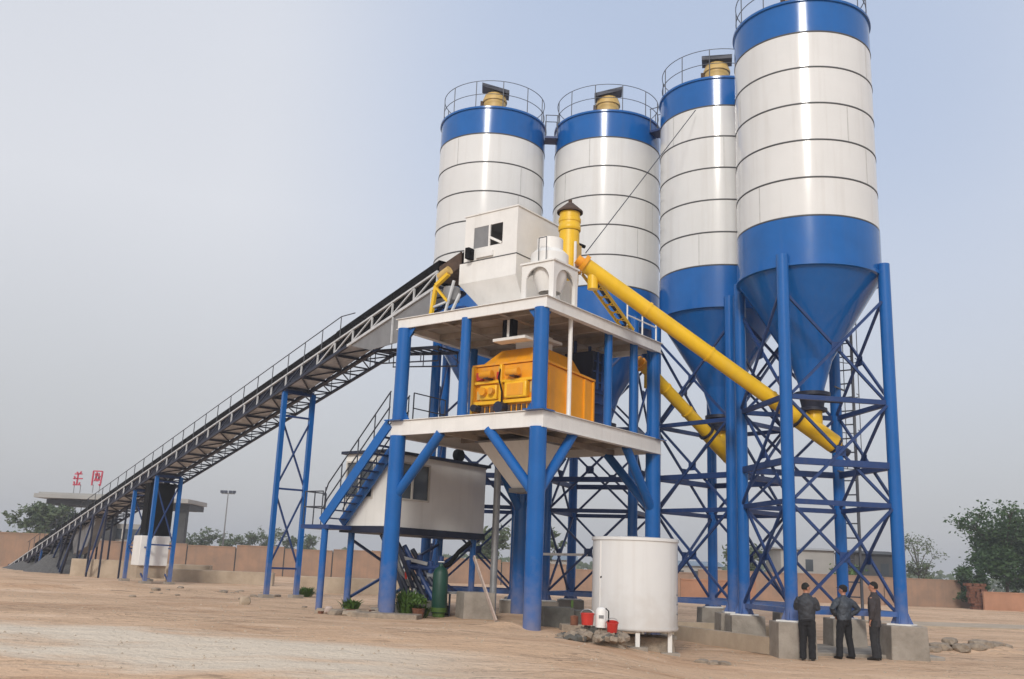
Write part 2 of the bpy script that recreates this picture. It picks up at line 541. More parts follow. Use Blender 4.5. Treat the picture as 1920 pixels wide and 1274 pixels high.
def tz(x, y):
    z = 0.45 * sm((4.6 - x) / 3.6) * sm((y - 11.0) / 11.0)
    far = sm((y - 95) / 60)
    k = 1 - far
    z += k * 0.045 * noise.noise(Vector((x * 0.28, y * 0.42, 1.3)))
    z += k * 0.03 * noise.noise(Vector((x * 0.9, y * 1.1, 7.7)))
    # low bank in front of the conveyor's foot
    z += 0.42 * sm((-9 - x) / 5) * math.exp(-((y - 38.5 - 0.12 * (x + 12)) / 2.6) ** 2) * (0.7 + 0.6 * noise.noise(Vector((x * 0.35, y * 0.35, 3))))
    # muddy heap at right
    z += 0.28 * math.exp(-((x - 13.7) / 1.5) ** 2 - ((y - 29.6) / 0.7) ** 2) * (0.8 + 0.7 * noise.noise(Vector((x * 2, y * 2, 5))))
    # little mound at the front column
    z += 0.16 * math.exp(-((x - 0.15) / 0.5) ** 2 - ((y - 24.5) / 0.4) ** 2)
    return z

def axis(segs):
    out = []
    for a, b, n in segs:
        out += [a + (b - a) * i / n for i in range(n)]
    return out + [segs[-1][1]]
xs = axis([(-700, -300, 4), (-300, -60, 10), (-60, -20, 60), (-20, 18, 190), (18, 60, 50), (60, 300, 10), (300, 700, 4)])
ys = axis([(-60, 4, 8), (4, 12, 40), (12, 36, 170), (36, 90, 110), (90, 300, 20), (300, 900, 6)])
gb = MB()
nx = len(xs)
gb.v = [(x, y, tz(x, y)) for y in ys for x in xs]
gb.f = [(j * nx + i, j * nx + i + 1, (j + 1) * nx + i + 1, (j + 1) * nx + i) for j in range(len(ys) - 1) for i in range(nx - 1)]
g_ob = gb.build('ground', M['ground'], smooth=180)
tag(g_ob, 'dry tan earth of the construction yard with pale dusty patches', 'ground', kind='structure')

# ------------------------------------------------------------------ silos
SR = 2.0
Z_TOP, Z_B1, Z_LOW, Z_CYL = 18.27, 17.23, 11.63, 10.25
Z_FOOT = 0.84
COURSE = (Z_B1 - Z_LOW) / 5
cache = {}
def cached(key, fn):
    if key not in cache:
        cache[key] = fn()
    return cache[key]

def course_mesh():
    h = COURSE - 0.03
    return MB().lathe([(SR - 0.02, 0), (SR, 0.012), (SR, h - 0.012), (SR - 0.02, h)], 96).mesh('shell_course', M['white'])
def seam_mesh():
    return MB().lathe([(SR - 0.03, -0.02), (SR + 0.012, -0.02), (SR + 0.012, 0.02), (SR - 0.03, 0.02)], 96).mesh('weld_seam', M['seam'])

def silo(cx, cy, a0, label, ladder_at=None, tilt=0.0):
    root = thing('cement_silo', label, 'silo', (cx, cy, 0), group='four identical cement silos')
    # top band + roof
    tb = MB().lathe([(SR, Z_B1 + 0.012), (SR, Z_TOP - 0.06), (SR + 0.05, Z_TOP - 0.05), (SR + 0.05, Z_TOP + 0.02), (SR - 0.02, Z_TOP + 0.03)], 96)
    tb.build('top_band', M['blue'], root)
    MB().lathe([(SR - 0.02, Z_TOP), (0.3, Z_TOP + 0.22), (0.0, Z_TOP + 0.22)], 64).build('roof', M['blue'], root)
    cm = cached('course', course_mesh)
    for k in range(5):
        inst('shell_course', cm, root, (0, 0, Z_LOW + COURSE * k + 0.015))
    vs_m = cached('vseam', lambda: MB().box(-0.004, 0.005, -0.012, 0.012, 0.0, COURSE - 0.05).mesh('vertical_weld', M['weld']))
    rv = random.Random(int(cx * 100))
    toc = math.atan2(-cy, -cx)
    for k in range(5):
        t = toc + rv.uniform(-1.2, 1.2)
        inst('vertical_weld', vs_m, root, (SR * math.cos(t), SR * math.sin(t), Z_LOW + COURSE * k + 0.025), (0, 0, t))
    s_m = cached('seam', seam_mesh)
    for k in range(6):
        inst('weld_seam', s_m, root, (0, 0, Z_LOW + COURSE * k))
    MB().lathe([(SR - 0.03, Z_LOW - 0.02), (SR + 0.015, Z_LOW - 0.03), (SR + 0.015, Z_CYL + 0.06), (SR + 0.05, Z_CYL + 0.05), (SR + 0.05, Z_CYL - 0.03), (SR - 0.05, Z_CYL - 0.04)], 96).build('lower_band', M['blue'], root)
    MB().lathe([(SR - 0.03, Z_CYL - 0.02), (0.58, 7.95), (0.56, 7.88), (0.34, 7.15), (0.34, 7.0)], 72).build('discharge_cone', M['blue'], root)
    MB().lathe([(0.0, 7.02), (0.5, 7.02), (0.5, 6.92), (0.36, 6.9), (0.3, 6.6), (0.4, 6.58), (0.4, 6.5), (0.0, 6.5)], 28).build('outlet_valve', M['navy'], root)
    MB().tube((0.3, -0.1, 6.78), (0.75, -0.3, 6.74), 0.035, n=8).build('valve_handle', M['navy'], root)
    # vertical weld strip facing the yard, pipe up the shell
    # legs
    P = []
    for k in range(4):
        t = R(a0 + 90 * k)
        x, y = (SR + 0.12) * math.cos(t), (SR + 0.12) * math.sin(t)
        P.append((x, y))
        lg = MB().tube((x, y, Z_FOOT + 0.02), (x, y, 10.52), 0.165, n=20).build('leg', M['blue'], root)
        MB().box(-0.3, 0.3, -0.3, 0.3, 0, 0.035).build('base_plate', M['white2'], lg, loc=(x, y, Z_FOOT), rz=t)
        for j in range(4):
            gz = MB()
            tj = t + j * math.pi / 2
            cj, sj = math.cos(tj), math.sin(tj)
            gz.prism([(x + cj * 0.15 - sj * 0.01, y + sj * 0.15 + cj * 0.01, Z_FOOT + 0.036), (x + cj * 0.28 - sj * 0.01, y + sj * 0.28 + cj * 0.01, Z_FOOT + 0.036), (x + cj * 0.15 - sj * 0.01, y + sj * 0.15 + cj * 0.01, Z_FOOT + 0.34)], (sj * 0.02, -cj * 0.02, 0))
            gz.build('gusset', M['blue'], lg)
        ft = MB().frustum((x, y, -0.5), 0.5, 0.5, (x, y, Z_FOOT), 0.46, 0.46)
        fo = ft.build('footing', M['concrete'], root, bevel=0.025)
    tiers = [1.10, 3.85, 6.6, 9.5]
    for k in range(4):
        p, q = Vector((*P[k], 0)), Vector((*P[(k + 1) % 4], 0))
        d = (q - p).normalized()
        p2, q2 = p + d * 0.15, q - d * 0.15
        for zi, z in enumerate(tiers[:3]):
            MB().beam((p2.x, p2.y, z), (q2.x, q2.y, z), 0.10, 0.13).build('tie_beam', M['blue'] if zi == 0 else M['blue_dark'], root)
        n_ = d.cross(Vector((0, 0, 1))) * 0.06
        for z0, z1 in zip(tiers[:-1], tiers[1:]):
            for sgn, (aa, bb) in ((1, (p2, q2)), (-1, (q2, p2))):
                o = n_ * sgn
                MB().beam((aa.x + o.x, aa.y + o.y, z0 + 0.09), (bb.x + o.x, bb.y + o.y, z1 - 0.09), 0.062, 0.07).build('cross_brace', M['blue_dark'], root)
        for z0, z1 in zip(tiers[:-1], tiers[1:]):
            mc = (p2 + q2) / 2
            MB().beam((mc.x - d.x * 0.14, mc.y - d.y * 0.14, (z0 + z1) / 2), (mc.x + d.x * 0.14, mc.y + d.y * 0.14, (z0 + z1) / 2), 0.02, 0.26).build('gusset_plate', M['blue_dark'], root)
        # service ring at the screw level
        MB().beam((p2.x, p2.y, 4.9), (q2.x, q2.y, 4.9), 0.12, 0.17).build('ring_beam', M['blue_dark'], root)
    # top handrail
    rp = 12
    for zr in (0.55, 1.08):
        MB().path([((SR - 0.06) * math.cos(2 * math.pi * i / 48), (SR - 0.06) * math.sin(2 * math.pi * i / 48), Z_TOP + zr) for i in range(48)], 0.014, 6, True).build('guard_rail', M['rail_pale'], root)
    for i in range(rp):
        t = 2 * math.pi * (i + 0.35) / rp
        MB().tube(((SR - 0.06) * math.cos(t), (SR - 0.06) * math.sin(t), Z_TOP), ((SR - 0.06) * math.cos(t), (SR - 0.06) * math.sin(t), Z_TOP + 1.08), 0.016, n=6).build('rail_post', M['rail_pale'], root)
    # dust filter standing near the front rim
    dirc = Vector((-cx, -cy, 0)).normalized()
    side = Vector((-dirc.y, dirc.x, 0))
    fpos = dirc * 1.25
    f = MB().lathe([(0.0, Z_TOP + 0.05), (0.42, Z_TOP + 0.05), (0.42, Z_TOP + 0.50), (0.46, Z_TOP + 0.51), (0.46, Z_TOP + 0.58), (0.38, Z_TOP + 0.80), (0.0, Z_TOP + 0.78)], 20, (fpos.x, fpos.y, 0)).build('dust_filter', M['cream'], root)
    lp = [(-0.50, -0.46, 0.84 - tilt), (0.52, -0.46, 0.84 + tilt), (0.52, 0.42, 1.0 + tilt), (-0.50, 0.42, 1.0 - tilt)]
    lid = MB()
    pts = [fpos + side * a + dirc * -b + Vector((0, 0, Z_TOP + c)) for a, b, c in lp]
    lid.prism(pts, (0, 0, 0.14))
    lid.build('filter_lid', M['navy'], f)
    MB().box(-0.1, 0.1, -0.08, 0.08, Z_TOP + 0.05, Z_TOP + 0.55).build('filter_motor', M['brown_cover'], f, loc=tuple(fpos + side * -0.44), rz=math.atan2(side.y, side.x))
    if ladder_at is not None:
        t = R(ladder_at)
        c = Vector((math.cos(t), math.sin(t), 0))
        s_ = Vector((-c.y, c.x, 0))
        b = c * (SR + 0.62)
        lad = MB()
        for q in (-0.21, 0.21):
            lad.beam(tuple(b + s_ * q + Vector((0, 0, 0.3))), tuple(b + s_ * q + Vector((0, 0, Z_TOP + 0.9))), 0.07, 0.07)
        ld = lad.build('ladder_rail', M['rail_pale'], root)
        rung = cached('rung', lambda: MB().tube((-0.2, 0, 0), (0.2, 0, 0), 0.022, n=6).mesh('rung', M['rail_pale']))
        z = 0.6
        while z < Z_TOP:
            inst('rung', rung, ld, tuple(b + Vector((0, 0, z))), (0, 0, math.atan2(s_.y, s_.x)))
            z += 0.42
        for i in range(11):
            zz = 5.2 + i * 1.1
            MB().path([tuple(b + s_ * (0.21 * math.cos(u_)) * 1.5 + c * (0.62 * math.sin(u_)) + Vector((0, 0, zz))) for u_ in [math.pi * j / 12 for j in range(13)]], 0.014, 6).build('cage_hoop', M['rail_pale'], root)
        for u_ in (0.25, 0.5, 0.75):
            q = b + s_ * (0.315 * math.cos(math.pi * u_)) + c * (0.62 * math.sin(math.pi * u_))
            MB().beam((q.x, q.y, 5.2), (q.x, q.y, 16.3), 0.02, 0.02).build('cage_strap', M['rail_pale'], root)
        for z in (2.5, 5.0, 7.5, 10.0, 12.5, 15):
            MB().beam(tuple(b + Vector((0, 0, z))), tuple(c * (SR - 0.05 if z > 10.2 else SR - 0.3) + Vector((0, 0, z))), 0.04, 0.04).build('ladder_bracket', M['rail_pale'], root)
    return root

silo(-1.03, 34.46, 42, 'leftmost white cement silo with blue bands, half hidden behind the mixing tower', tilt=-0.13)
silo(3.36, 34.37, 24, 'white cement silo behind the yellow dust collector, second from the left', tilt=0.13)
silo(6.99, 31.59, 86, 'white and blue cement silo partly hidden by the nearest silo, third from the left')
silo(8.56, 26.90, 54, 'nearest and largest looking white cement silo at right, people standing at its legs', ladder_at=50)

# foundation slabs and grade beams joining the footings
for x0, x1, y0, y1, h in ((6.9, 11.3, 25.55, 28.9, 0.10), (4.6, 9.2, 29.3, 34.0, 0.12), (1.0, 5.8, 32.2, 36.6, 0.30)):
    o = MB().box(x0, x1, y0, y1, -0.4, h).build('foundation_slab', M['concrete'], bevel=0.03)
    tag(o, 'low concrete slab under the silo footings', 'slab', kind='structure')
for p_, q_, h in (((5.2, 29.5), (6.9, 25.6), 0.42), ((4.9, 30.5), (8.9, 29.6), 0.5)):
    p2, q2 = Vector((*p_, h / 2)), Vector((*q_, h / 2))
    o = MB().beam(p2, q2, 0.25, h).build('grade_beam', M['kerb'])
    tag(o, 'low pale grade beam between silo footings', 'beam', kind='structure')

# short bridges between the silo tops
def bridge(p, q, z, label):
    root = thing('catwalk_bridge', label, 'catwalk', (0, 0, 0), group='bridges between silo tops')
    p, q = Vector((*p, z)), Vector((*q, z))
    d = (q - p).normalized()
    s_ = Vector((-d.y, d.x, 0))
    MB().beam(p, q, 0.6, 0.08).build('deck', M['blue_dark'], root)
    for k in (-1, 1):
        o = s_ * 0.28 * k
        MB().tube(p + o + Vector((0, 0, 0.9)), q + o + Vector((0, 0, 0.9)), 0.016, n=6).build('guard_rail', M['rail_pale'], root)
        for t in (0.05, 0.95):
            b = p + (q - p) * t + o
            MB().tube(b, b + Vector((0, 0, 0.9)), 0.016, n=6).build('rail_post', M['rail_pale'], root)
bridge((0.94, 34.0), (1.42, 34.0), 17.75, 'small steel catwalk joining the tops of the two left silos')
bridge((4.95, 33.15), (5.45, 32.77), 17.75, 'small steel catwalk joining the second and third silo tops')

# ------------------------------------------------------------------ mixing tower
TC, TA = Vector((0.632, 28.1, 0)), R(52.65)
EX, EY = Vector((math.cos(TA), math.sin(TA), 0)), Vector((-math.sin(TA), math.cos(TA), 0))
def W(x, y, z):
    return TC + EX * x + EY * y + Vector((0, 0, z))
A_, B_ = 2.986, 2.428
OA, OB = 0.094, 0.206
Z1, Z2 = 5.787, 8.77
F1, F2 = 0.41, 0.28
tw = thing('mixing_tower', 'blue steel mixing tower with two white edged platforms and round columns', 'tower', tuple(TC), TA)
for i, (sx, sy) in enumerate(((-1, -1), (1, -1), (-1, 1), (1, 1))):
    x, y = sx * A_, sy * B_
    wp = W(x, y, 0)
    gz = tz(wp.x, wp.y)
    lc = MB().tube((x, y, min(gz, 0.45) - 0.3), (x, y, Z1 - F1), 0.225, n=28).build('column', M['blue'], tw)
    ucol = MB()
    r_ = 0.20
    ucol.tube((x, y, Z1), (x, y, Z2 - F2), r_, n=28).build('column', M['blue'], tw)
    # flared gussets at the foot and head of the upper columns
    for dx, dy in ((-sx, 0), (0, -sy)):
        ox, oy = x + dx * (r_ - 0.02), y + dy * (r_ - 0.02)
        nx_, ny_ = -dy * 0.012, dx * 0.012
        for za, zb in ((Z1 + 0.003, Z1 + 0.34), (Z2 - F2 - 0.003, Z2 - F2 - 0.30)):
            MB().prism([(ox - nx_, oy - ny_, za), (ox + dx * 0.24 - nx_, oy + dy * 0.24 - ny_, za), (ox - nx_, oy - ny_, zb)], (2 * nx_, 2 * ny_, 0)).build('gusset', M['blue'], tw)
    MB().box(x - 0.3, x + 0.3, y - 0.3, y + 0.3, Z1 + 0.002, Z1 + 0.03).build('base_plate', M['blue'], tw)
    # knee braces
    for dx, dy in ((-sx, 0), (0, -sy)):
        L_ = 1.6
        p = (x + dx * 0.1, y + dy * 0.1, 3.75)
        q = (x + dx * L_, y + dy * L_, Z1 - F1 + 0.02)
        MB().tube(p, q, 0.135, n=20).build('knee_brace', M['blue'], tw)
def deck(zt, fh, name, und):
    xe, ye = A_ + OA, B_ + OB
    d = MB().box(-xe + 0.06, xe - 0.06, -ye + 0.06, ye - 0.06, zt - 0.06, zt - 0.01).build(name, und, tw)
    for k, (x0, x1, y0, y1) in enumerate(((-xe, -xe + 0.055, -ye, ye), (xe - 0.055, xe, -ye, ye), (-xe + 0.056, xe - 0.056, -ye, -ye + 0.055), (-xe + 0.056, xe - 0.056, ye - 0.055, ye))):
        MB().box(x0, x1, y0, y1, zt - fh, zt).build('edge_beam', M['white2'], d, bevel=0.008)
    MB().box(-xe - 0.05, xe + 0.05, -ye - 0.05, ye + 0.05, zt + 0.003, zt + 0.018).build('deck_sheet', M['white2'], d)
    # bottom flanges of the edge beams
    for y0 in (-ye - 0.03, ye - 0.15):
        MB().box(-xe - 0.03, xe + 0.03, y0, y0 + 0.18, zt - fh - 0.02, zt - fh - 0.002).build('flange', M['white2'], d)
    for k in range(5):
        xj = -xe + 0.6 + k * (2 * xe - 1.2) / 4
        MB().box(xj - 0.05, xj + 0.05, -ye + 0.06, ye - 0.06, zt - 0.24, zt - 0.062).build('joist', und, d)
    for k in range(2):
        yj = -1.0 + 2.0 * k
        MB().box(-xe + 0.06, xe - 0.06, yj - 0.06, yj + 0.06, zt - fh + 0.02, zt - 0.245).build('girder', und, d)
    return d
deck(Z1, F1, 'lower_deck', M['under'])
deck(Z2, F2, 'upper_deck', M['under'])
# lighter posts between the decks
for x, y, r_, m_ in ((-A_, 0.11, 0.14, 'blue'), (0.33, -B_, 0.12, 'blue'), (1.78, -B_, 0.12, 'blue'), (-1.63, -B_, 0.06, 'white2'), (0.2, B_, 0.12, 'blue'), (A_, 0.2, 0.12, 'blue')):
    MB().tube((x, y, Z1 + 0.02), (x, y, Z2 - F2 + 0.04), r_, n=18).build('post', M[m_], tw)
# railing at the back-left edge of the lower deck
for x0 in (-2.3, -1.6, -0.9):
    MB().tube((x0, B_ + 0.12, Z1 + 0.018), (x0, B_ + 0.12, Z1 + 0.95), 0.02, n=8).build('rail_post', M['rail'], tw)
for z in (0.5, 0.95):
    MB().tube((-2.3, B_ + 0.12, Z1 + z), (-0.9, B_ + 0.12, Z1 + z), 0.018, n=8).build('guard_rail', M['rail'], tw)
# railing on the upper deck, right side
for x0 in (1.2, 2.1, 2.95):
    MB().tube((x0, -B_ - 0.1, Z2 + 0.018), (x0, -B_ - 0.1, Z2 + 0.95), 0.025, n=8).build('rail_post', M['white2'], tw)
for z in (0.5, 0.95):
    MB().tube((1.2, -B_ - 0.1, Z2 + z), (2.95, -B_ - 0.1, Z2 + z), 0.022, n=8).build('guard_rail', M['white2'], tw)

# discharge hopper under the lower deck
dh = thing('discharge_hopper', 'beige grey discharge cone hanging under the lower platform', 'hopper', tuple(W(-0.2, 0.05, 4.1)), TA)
MB().frustum((0, 0, 0), 0.22, 0.22, (0, 0, 1.25), 0.95, 0.95).build('cone', M['offwhite'], dh)
MB().box(-1.02, 1.02, -1.02, 1.02, 1.252, 1.30).build('flange', M['grey'], dh)
MB().box(-0.28, 0.28, -0.28, 0.28, -0.12, -0.002).build('outlet', M['grey'], dh)

# ------------------------------------------------------------------ concrete mixer
mxr = thing('concrete_mixer', 'large orange twin shaft concrete mixer between the two tower platforms', 'mixer', tuple(W(0, 0, Z1 + 0.02)), TA)
MB().prism([(-2.18, -1.9, 0.12), (0.4, -1.9, 0.12), (0.4, -1.9, 1.36), (-2.18, -1.9, 1.50)], (0, 2.3, 0)).build('body', M['orange'], mxr, bevel=0.03)
MB().prism([(-2.22, -1.95, 1.505), (0.44, -1.95, 1.365), (0.44, -1.95, 1.42), (-2.22, -1.95, 1.56)], (0, 2.4, 0)).build('top_flange', M['orange'], mxr)
hd = MB()
hd.add([(-2.05, -1.75, 1.55), (0.1, -1.75, 1.43), (0.1, 0.3, 1.43), (-2.05, 0.3, 1.55), (-1.75, -1.55, 2.02), (-0.2, -1.55, 1.95), (-0.2, -0.2, 1.95), (-1.75, -0.2, 2.02)],
       [(0, 3, 2, 1), (4, 5, 6, 7), (0, 1, 5, 4), (1, 2, 6, 5), (2, 3, 7, 6), (3, 0, 4, 7)])
hd.build('hood', M['orange'], mxr, bevel=0.02)
MB().box(-1.5, -0.7, -1.2, -0.5, 2.02, 2.5).build('inlet_chute', M['white2'], mxr)
MB().box(-1.7, -0.5, -1.4, -0.3, 2.30, 2.38).build('chute_flange', M['white2'], mxr)
MB().box(-2.3, 0.5, -1.95, 0.45, -0.005, 0.12).build('base_frame', M['orange2'], mxr)
# machinery on the left end face (faces -x)
X = -2.18
def mpart(name, y0, y1, z0, z1, d, m_, bev=0.012):
    return MB().box(X - d, X - 0.002, y0, y1, z0, z1).build(name, M[m_], mxr, bevel=bev)
for y in (0.36, -0.62, -1.86):
    mpart('end_rib', y - 0.04, y + 0.04, 0.121, 1.49, 0.14, 'orange2')
mpart('rail_bar', -1.8, 0.30, 0.98, 1.06, 0.11, 'orange2')
mpart('rail_bar', -1.8, 0.30, 0.40, 0.50, 0.12, 'orange2')
g_ = mpart('gearbox', -1.55, -0.80, 0.52, 0.97, 0.20, 'orange2', 0.04)
MB().box(X - 0.215, X - 0.2, -1.45, -0.92, 0.58, 0.90).build('gearbox_cover', M['orange'], g_)
mpart('gear_housing', -0.52, 0.06, 0.52, 0.93, 0.16, 'orange2', 0.03)
for y, z, r_, m_ in ((-0.12, 0.74, 0.11, 'orange'), (-0.40, 0.74, 0.09, 'orange'), (0.16, 0.30, 0.10, 'navy'), (-0.70, 0.27, 0.16, 'navy')):
    MB().tube((X - 0.30, y, z), (X - 0.01, y, z), r_, n=16).build('shaft_end', M[m_], mxr)
for y, z in ((-0.2, 1.22), (-1.1, 1.22)):
    MB().tube((X - 0.22, y + 0.2, z), (X - 0.22, y - 0.2, z), 0.10, n=16).build('drive_motor', M['orange'], mxr)
    MB().box(X - 0.26, X - 0.003, y - 0.08, y + 0.08, z - 0.12, z - 0.09).build('motor_foot', M['brown_cover'], mxr)
mpart('red_box', 0.05, 0.26, 1.10, 1.32, 0.10, 'red')
mpart('red_box', -0.62, -0.50, 1.08, 1.28, 0.16, 'red')
mpart('maker_plate', 0.12, 0.24, 0.56, 0.80, 0.05, 'cream', 0.004)
mpart('control_box', -1.78, -1.66, 0.62, 0.92, 0.18, 'cream')
mpart('hose_guard', -0.58, -0.50, 0.95, 1.45, 0.08, 'cream')
for k in range(5):
    mpart('louvre', -1.6 + k * 0.17, -1.5 + k * 0.17, 0.16, 0.36, 0.05, 'brown_cover', 0.004)
for k in range(3):
    mpart('louvre', -0.35 + k * 0.17, -0.25 + k * 0.17, 0.16, 0.36, 0.05, 'brown_cover', 0.004)
MB().path([(X - 0.1, -0.6, 1.4), (X - 0.25, -0.65, 1.1), (X - 0.2, -0.75, 0.7), (X - 0.15, -0.72, 0.3)], 0.025, 8).build('hose', M['black'], mxr)
# side ribs on the right (long) face
for x in (-1.9, -1.0, -0.1, 0.36):
    MB().box(x - 0.03, x + 0.03, -1.96, -1.902, 0.121, 1.34).build('side_rib', M['orange'], mxr)

# skip elevator frame beside the mixer
el = thing('cement_weigh_hopper', 'dark blue slatted weigh hopper hanging beside the orange mixer', 'hopper', tuple(W(0.95, -1.35, Z1 + 0.02)), TA)
MB().frustum((0, 0, 0.1), 0.32, 0.34, (0, 0, 1.3), 0.40, 0.42).build('body', M['blue_dark'], el)
MB().frustum((0, 0, 1.302), 0.42, 0.42, (0, 0, 2.3), 0.5, 0.5).build('upper_body', M['navy'], el)
for k in range(7):
    MB().box(-0.42, 0.42, -0.47 - 0.006 * k, -0.42, 0.2 + 0.3 * k, 0.24 + 0.3 * k).build('slat', M['blue_dark'], el)
for x in (-0.28, 0.0, 0.28):
    MB().box(x - 0.03, x + 0.03, -0.54, -0.49, 1.2, 2.3).build('rib', M['blue_dark'], el)
MB().tube((-0.2, -0.55, 2.42), (0.2, -0.55, 2.42), 0.06, n=12).build('vibrator', M['galv'], el)
for x in (-0.4, 0.4):
    MB().tube((x, 0.2, 0), (x, 0.2, 2.68), 0.05, n=10).build('leg', M['blue_dark'], el)

# lamp/bracket above the mixer
mp_ = thing('mixer_bracket', 'black and white bracket hanging under the upper platform above the mixer', 'bracket', tuple(W(-2.3, -0.95, 8.0)), TA)
MB().box(-0.12, 0.12, -0.1, 0.0, 0, 0.50).build('hanger', M['black'], mp_)
MB().box(-0.12, 0.12, 0.12, 0.24, 0, 0.50).build('hanger', M['black'], mp_)
MB().box(-0.1, 0.1, 0.005, 0.10, 0.02, 0.50).build('strap', M['white2'], mp_)
MB().box(-0.2, 0.2, -0.6, 0.5, -0.1, -0.02).build('tray', M['white2'], mp_)

# ------------------------------------------------------------------ head house on the upper deck
hh = thing('transfer_house', 'white sheet steel house over the conveyor head on the upper platform', 'hopper house', tuple(W(0, 0, Z2 + 0.02)), TA)
def hz(z): return z - Z2 - 0.02
HX0, HX1, HY0, HY1 = -2.2, 0.35, -0.92, 1.0
ZL, ZH = hz(10.5), hz(11.88)
th_ = 0.04
oy0, oy1, oz0, oz1 = -0.40, 0.66, hz(10.86), hz(11.5)
MB().box(HX0, HX0 + th_, HY0, oy0, ZL, ZH).build('wall_panel', M['white2'], hh)
MB().box(HX0, HX0 + th_, oy1, HY1, ZL, ZH).build('wall_panel', M['white2'], hh)
MB().box(HX0, HX0 + th_, oy0, oy1, ZL, oz0).build('wall_panel', M['white2'], hh)
MB().box(HX0, HX0 + th_, oy0, oy1, oz1, ZH).build('wall_panel', M['white2'], hh)
MB().box(HX0, HX0 + th_, 0.06, 0.12, oz0, oz1).build('mullion', M['white2'], hh)
MB().box(HX0 + 0.01, HX0 + 0.02, 0.12, oy1, oz0, oz1).build('grey_pane', M['grey'], hh)
MB().beam((HX0 - 0.01, 0.05, oz0 + 0.25), (HX0 - 0.01, -0.38, oz0 + 0.02), 0.07, 0.03, (1, 0, 0)).build('stay_bar', M['white2'], hh)
MB().box(HX0 + th_, HX1, HY0, HY0 + th_, ZL, ZH).build('wall_panel', M['white2'], hh)
MB().box(HX0 + th_, HX1, HY1 - th_, HY1, ZL + 0.75, ZH).build('wall_panel', M['white2'], hh)
MB().box(HX1 - th_, HX1, HY0 + th_, HY1 - th_, ZL, ZH).build('wall_panel', M['white2'], hh)
MB().box(HX0 - 0.03, HX1 + 0.03, HY0 - 0.03, HY1 + 0.03, ZH + 0.002, ZH + 0.04).build('roof', M['white2'], hh)
MB().box(HX0 - 0.012, HX1, HY0 - 0.012, HY1, ZL - 0.03, ZL - 0.005).build('seam', M['seam'], hh)
cxm, cym = (HX0 + HX1) / 2, (HY0 + HY1) / 2
MB().box(HX0, HX1, HY0, HY1 + 0.15, hz(9.85), ZL - 0.032).build('skirt', M['white2'], hh)
MB().frustum((cxm + 0.1, -0.35, 0.0), 0.85, 0.62, (cxm, cym + 0.075, hz(9.848)), (HX1 - HX0) / 2, (HY1 - HY0) / 2 + 0.075).build('funnel', M['white2'], hh)
MB().box(HX0 - 0.25, HX0 - 0.002, 0.62, 0.76, ZL + 0.02, ZL + 0.34).build('junction_box', M['black'], hh)
MB().box(HX0 - 0.06, HX0 - 0.002, -0.1, 0.5, ZL + 0.04, ZL + 0.2).build('inspection_hatch', M['white2'], hh)

# arched white frame with weigh bin near the front corner
fr = thing('weigher_frame', 'white steel frame with arched openings at the front corner of the upper platform', 'frame', tuple(W(-2.75, -2.6, Z2 + 0.02)), TA)
def arch(w, h, p, tk, n=14):
    pts = [(0, 0), (0, h), (w, h), (w, 0), (w - p, 0)]
    r_ = (w - 2 * p) / 2
    hs = h - p - min(r_, 0.55)
    rv = h - p - hs
    for i in range(n + 1):
        t = math.pi * i / n
        pts.append((w / 2 + r_ * math.cos(t) ** 1 if True else 0, hs + rv * math.sin(t)))
    pts.append((p, 0))
    return pts
LX, LY, FH = 1.15, 1.05, 1.05
for nm, off, ax in (('arched_panel', 0.0, 'x'), ('arched_panel', LY - 0.05, 'x'), ('arched_panel', 0.0, 'y'), ('arched_panel', LX - 0.05, 'y')):
    if ax == 'x':
        MB().prism([(a + 0.0, off, b) for a, b in arch(LX, FH, 0.13, 0.05)], (0, 0.05, 0)).build(nm, M['white2'], fr)
    else:
        MB().prism([(off, a + 0.051, b) for a, b in arch(LY - 0.102, FH, 0.10, 0.05)], (0.05, 0, 0)).build(nm, M['white2'], fr)
MB().box(-0.04, LX + 0.04, -0.04, LY + 0.04, FH + 0.002, FH + 0.05).build('top_plate', M['white2'], fr)
wb = MB().lathe([(0.0, FH + 0.05), (0.52, FH + 0.05), (0.52, FH + 0.4), (0.40, FH + 0.52), (0.36, FH + 0.54), (0.36, FH + 0.86), (0.0, FH + 0.86)], 32, (LX / 2 + 0.1, LY / 2 + 0.1, 0)).build('weigh_bin', M['white2'], fr)
MB().lathe([(0.3, 0.35), (0.46, 0.75), (0.46, FH - 0.01), (0, FH - 0.01)], 28, (LX / 2, LY / 2, 0)).build('bin_cone', M['white2'], fr)
for p in ((-0.05, 0.55), (-0.05, 0.3)):
    MB().tube((p[0] + 0.1, p[1], FH + 0.05), (p[0] + 0.1, p[1], FH + 0.72), 0.012, n=6).build('rail_post', M['rail'], fr)
MB().tube((0.05, 0.3, FH + 0.72), (0.05, 0.55, FH + 0.72), 0.012, n=6).build('guard_rail', M['rail'], fr)

# yellow cyclone dust collector
dcs = 1.14
dc = thing('dust_collector', 'tall yellow cylindrical dust collector with conical cap on the upper platform', 'dust collector', tuple(W(-0.88, -1.8, Z2 + 0.02)), TA)
MB().lathe([(0.0, 1.0), (0.255, 1.0), (0.255, 2.55)], 28).build('drum', M['yellow'], dc)
MB().lathe([(0.27, 2.56), (0.285, 2.58), (0.285, 2.70), (0.27, 2.72), (0.27, 2.82), (0.285, 2.83), (0.285, 2.93), (0.26, 2.95), (0.26, 3.12)], 28).build('collar', M['yellow'], dc)
MB().lathe([(0.33, 3.12), (0.33, 3.17), (0.09, 3.42), (0.0, 3.44)], 28).build('cap', M['brown_cover'], dc)
MB().lathe([(0.0, 3.42), (0.05, 3.42), (0.05, 3.52), (0, 3.53)], 10).build('cap_knob', M['brown_cover'], dc)
MB().lathe([(0.255, 1.0), (0.20, 0.55), (0.20, 0.0), (0, 0)], 24).build('lower_cone', M['white2'], dc)
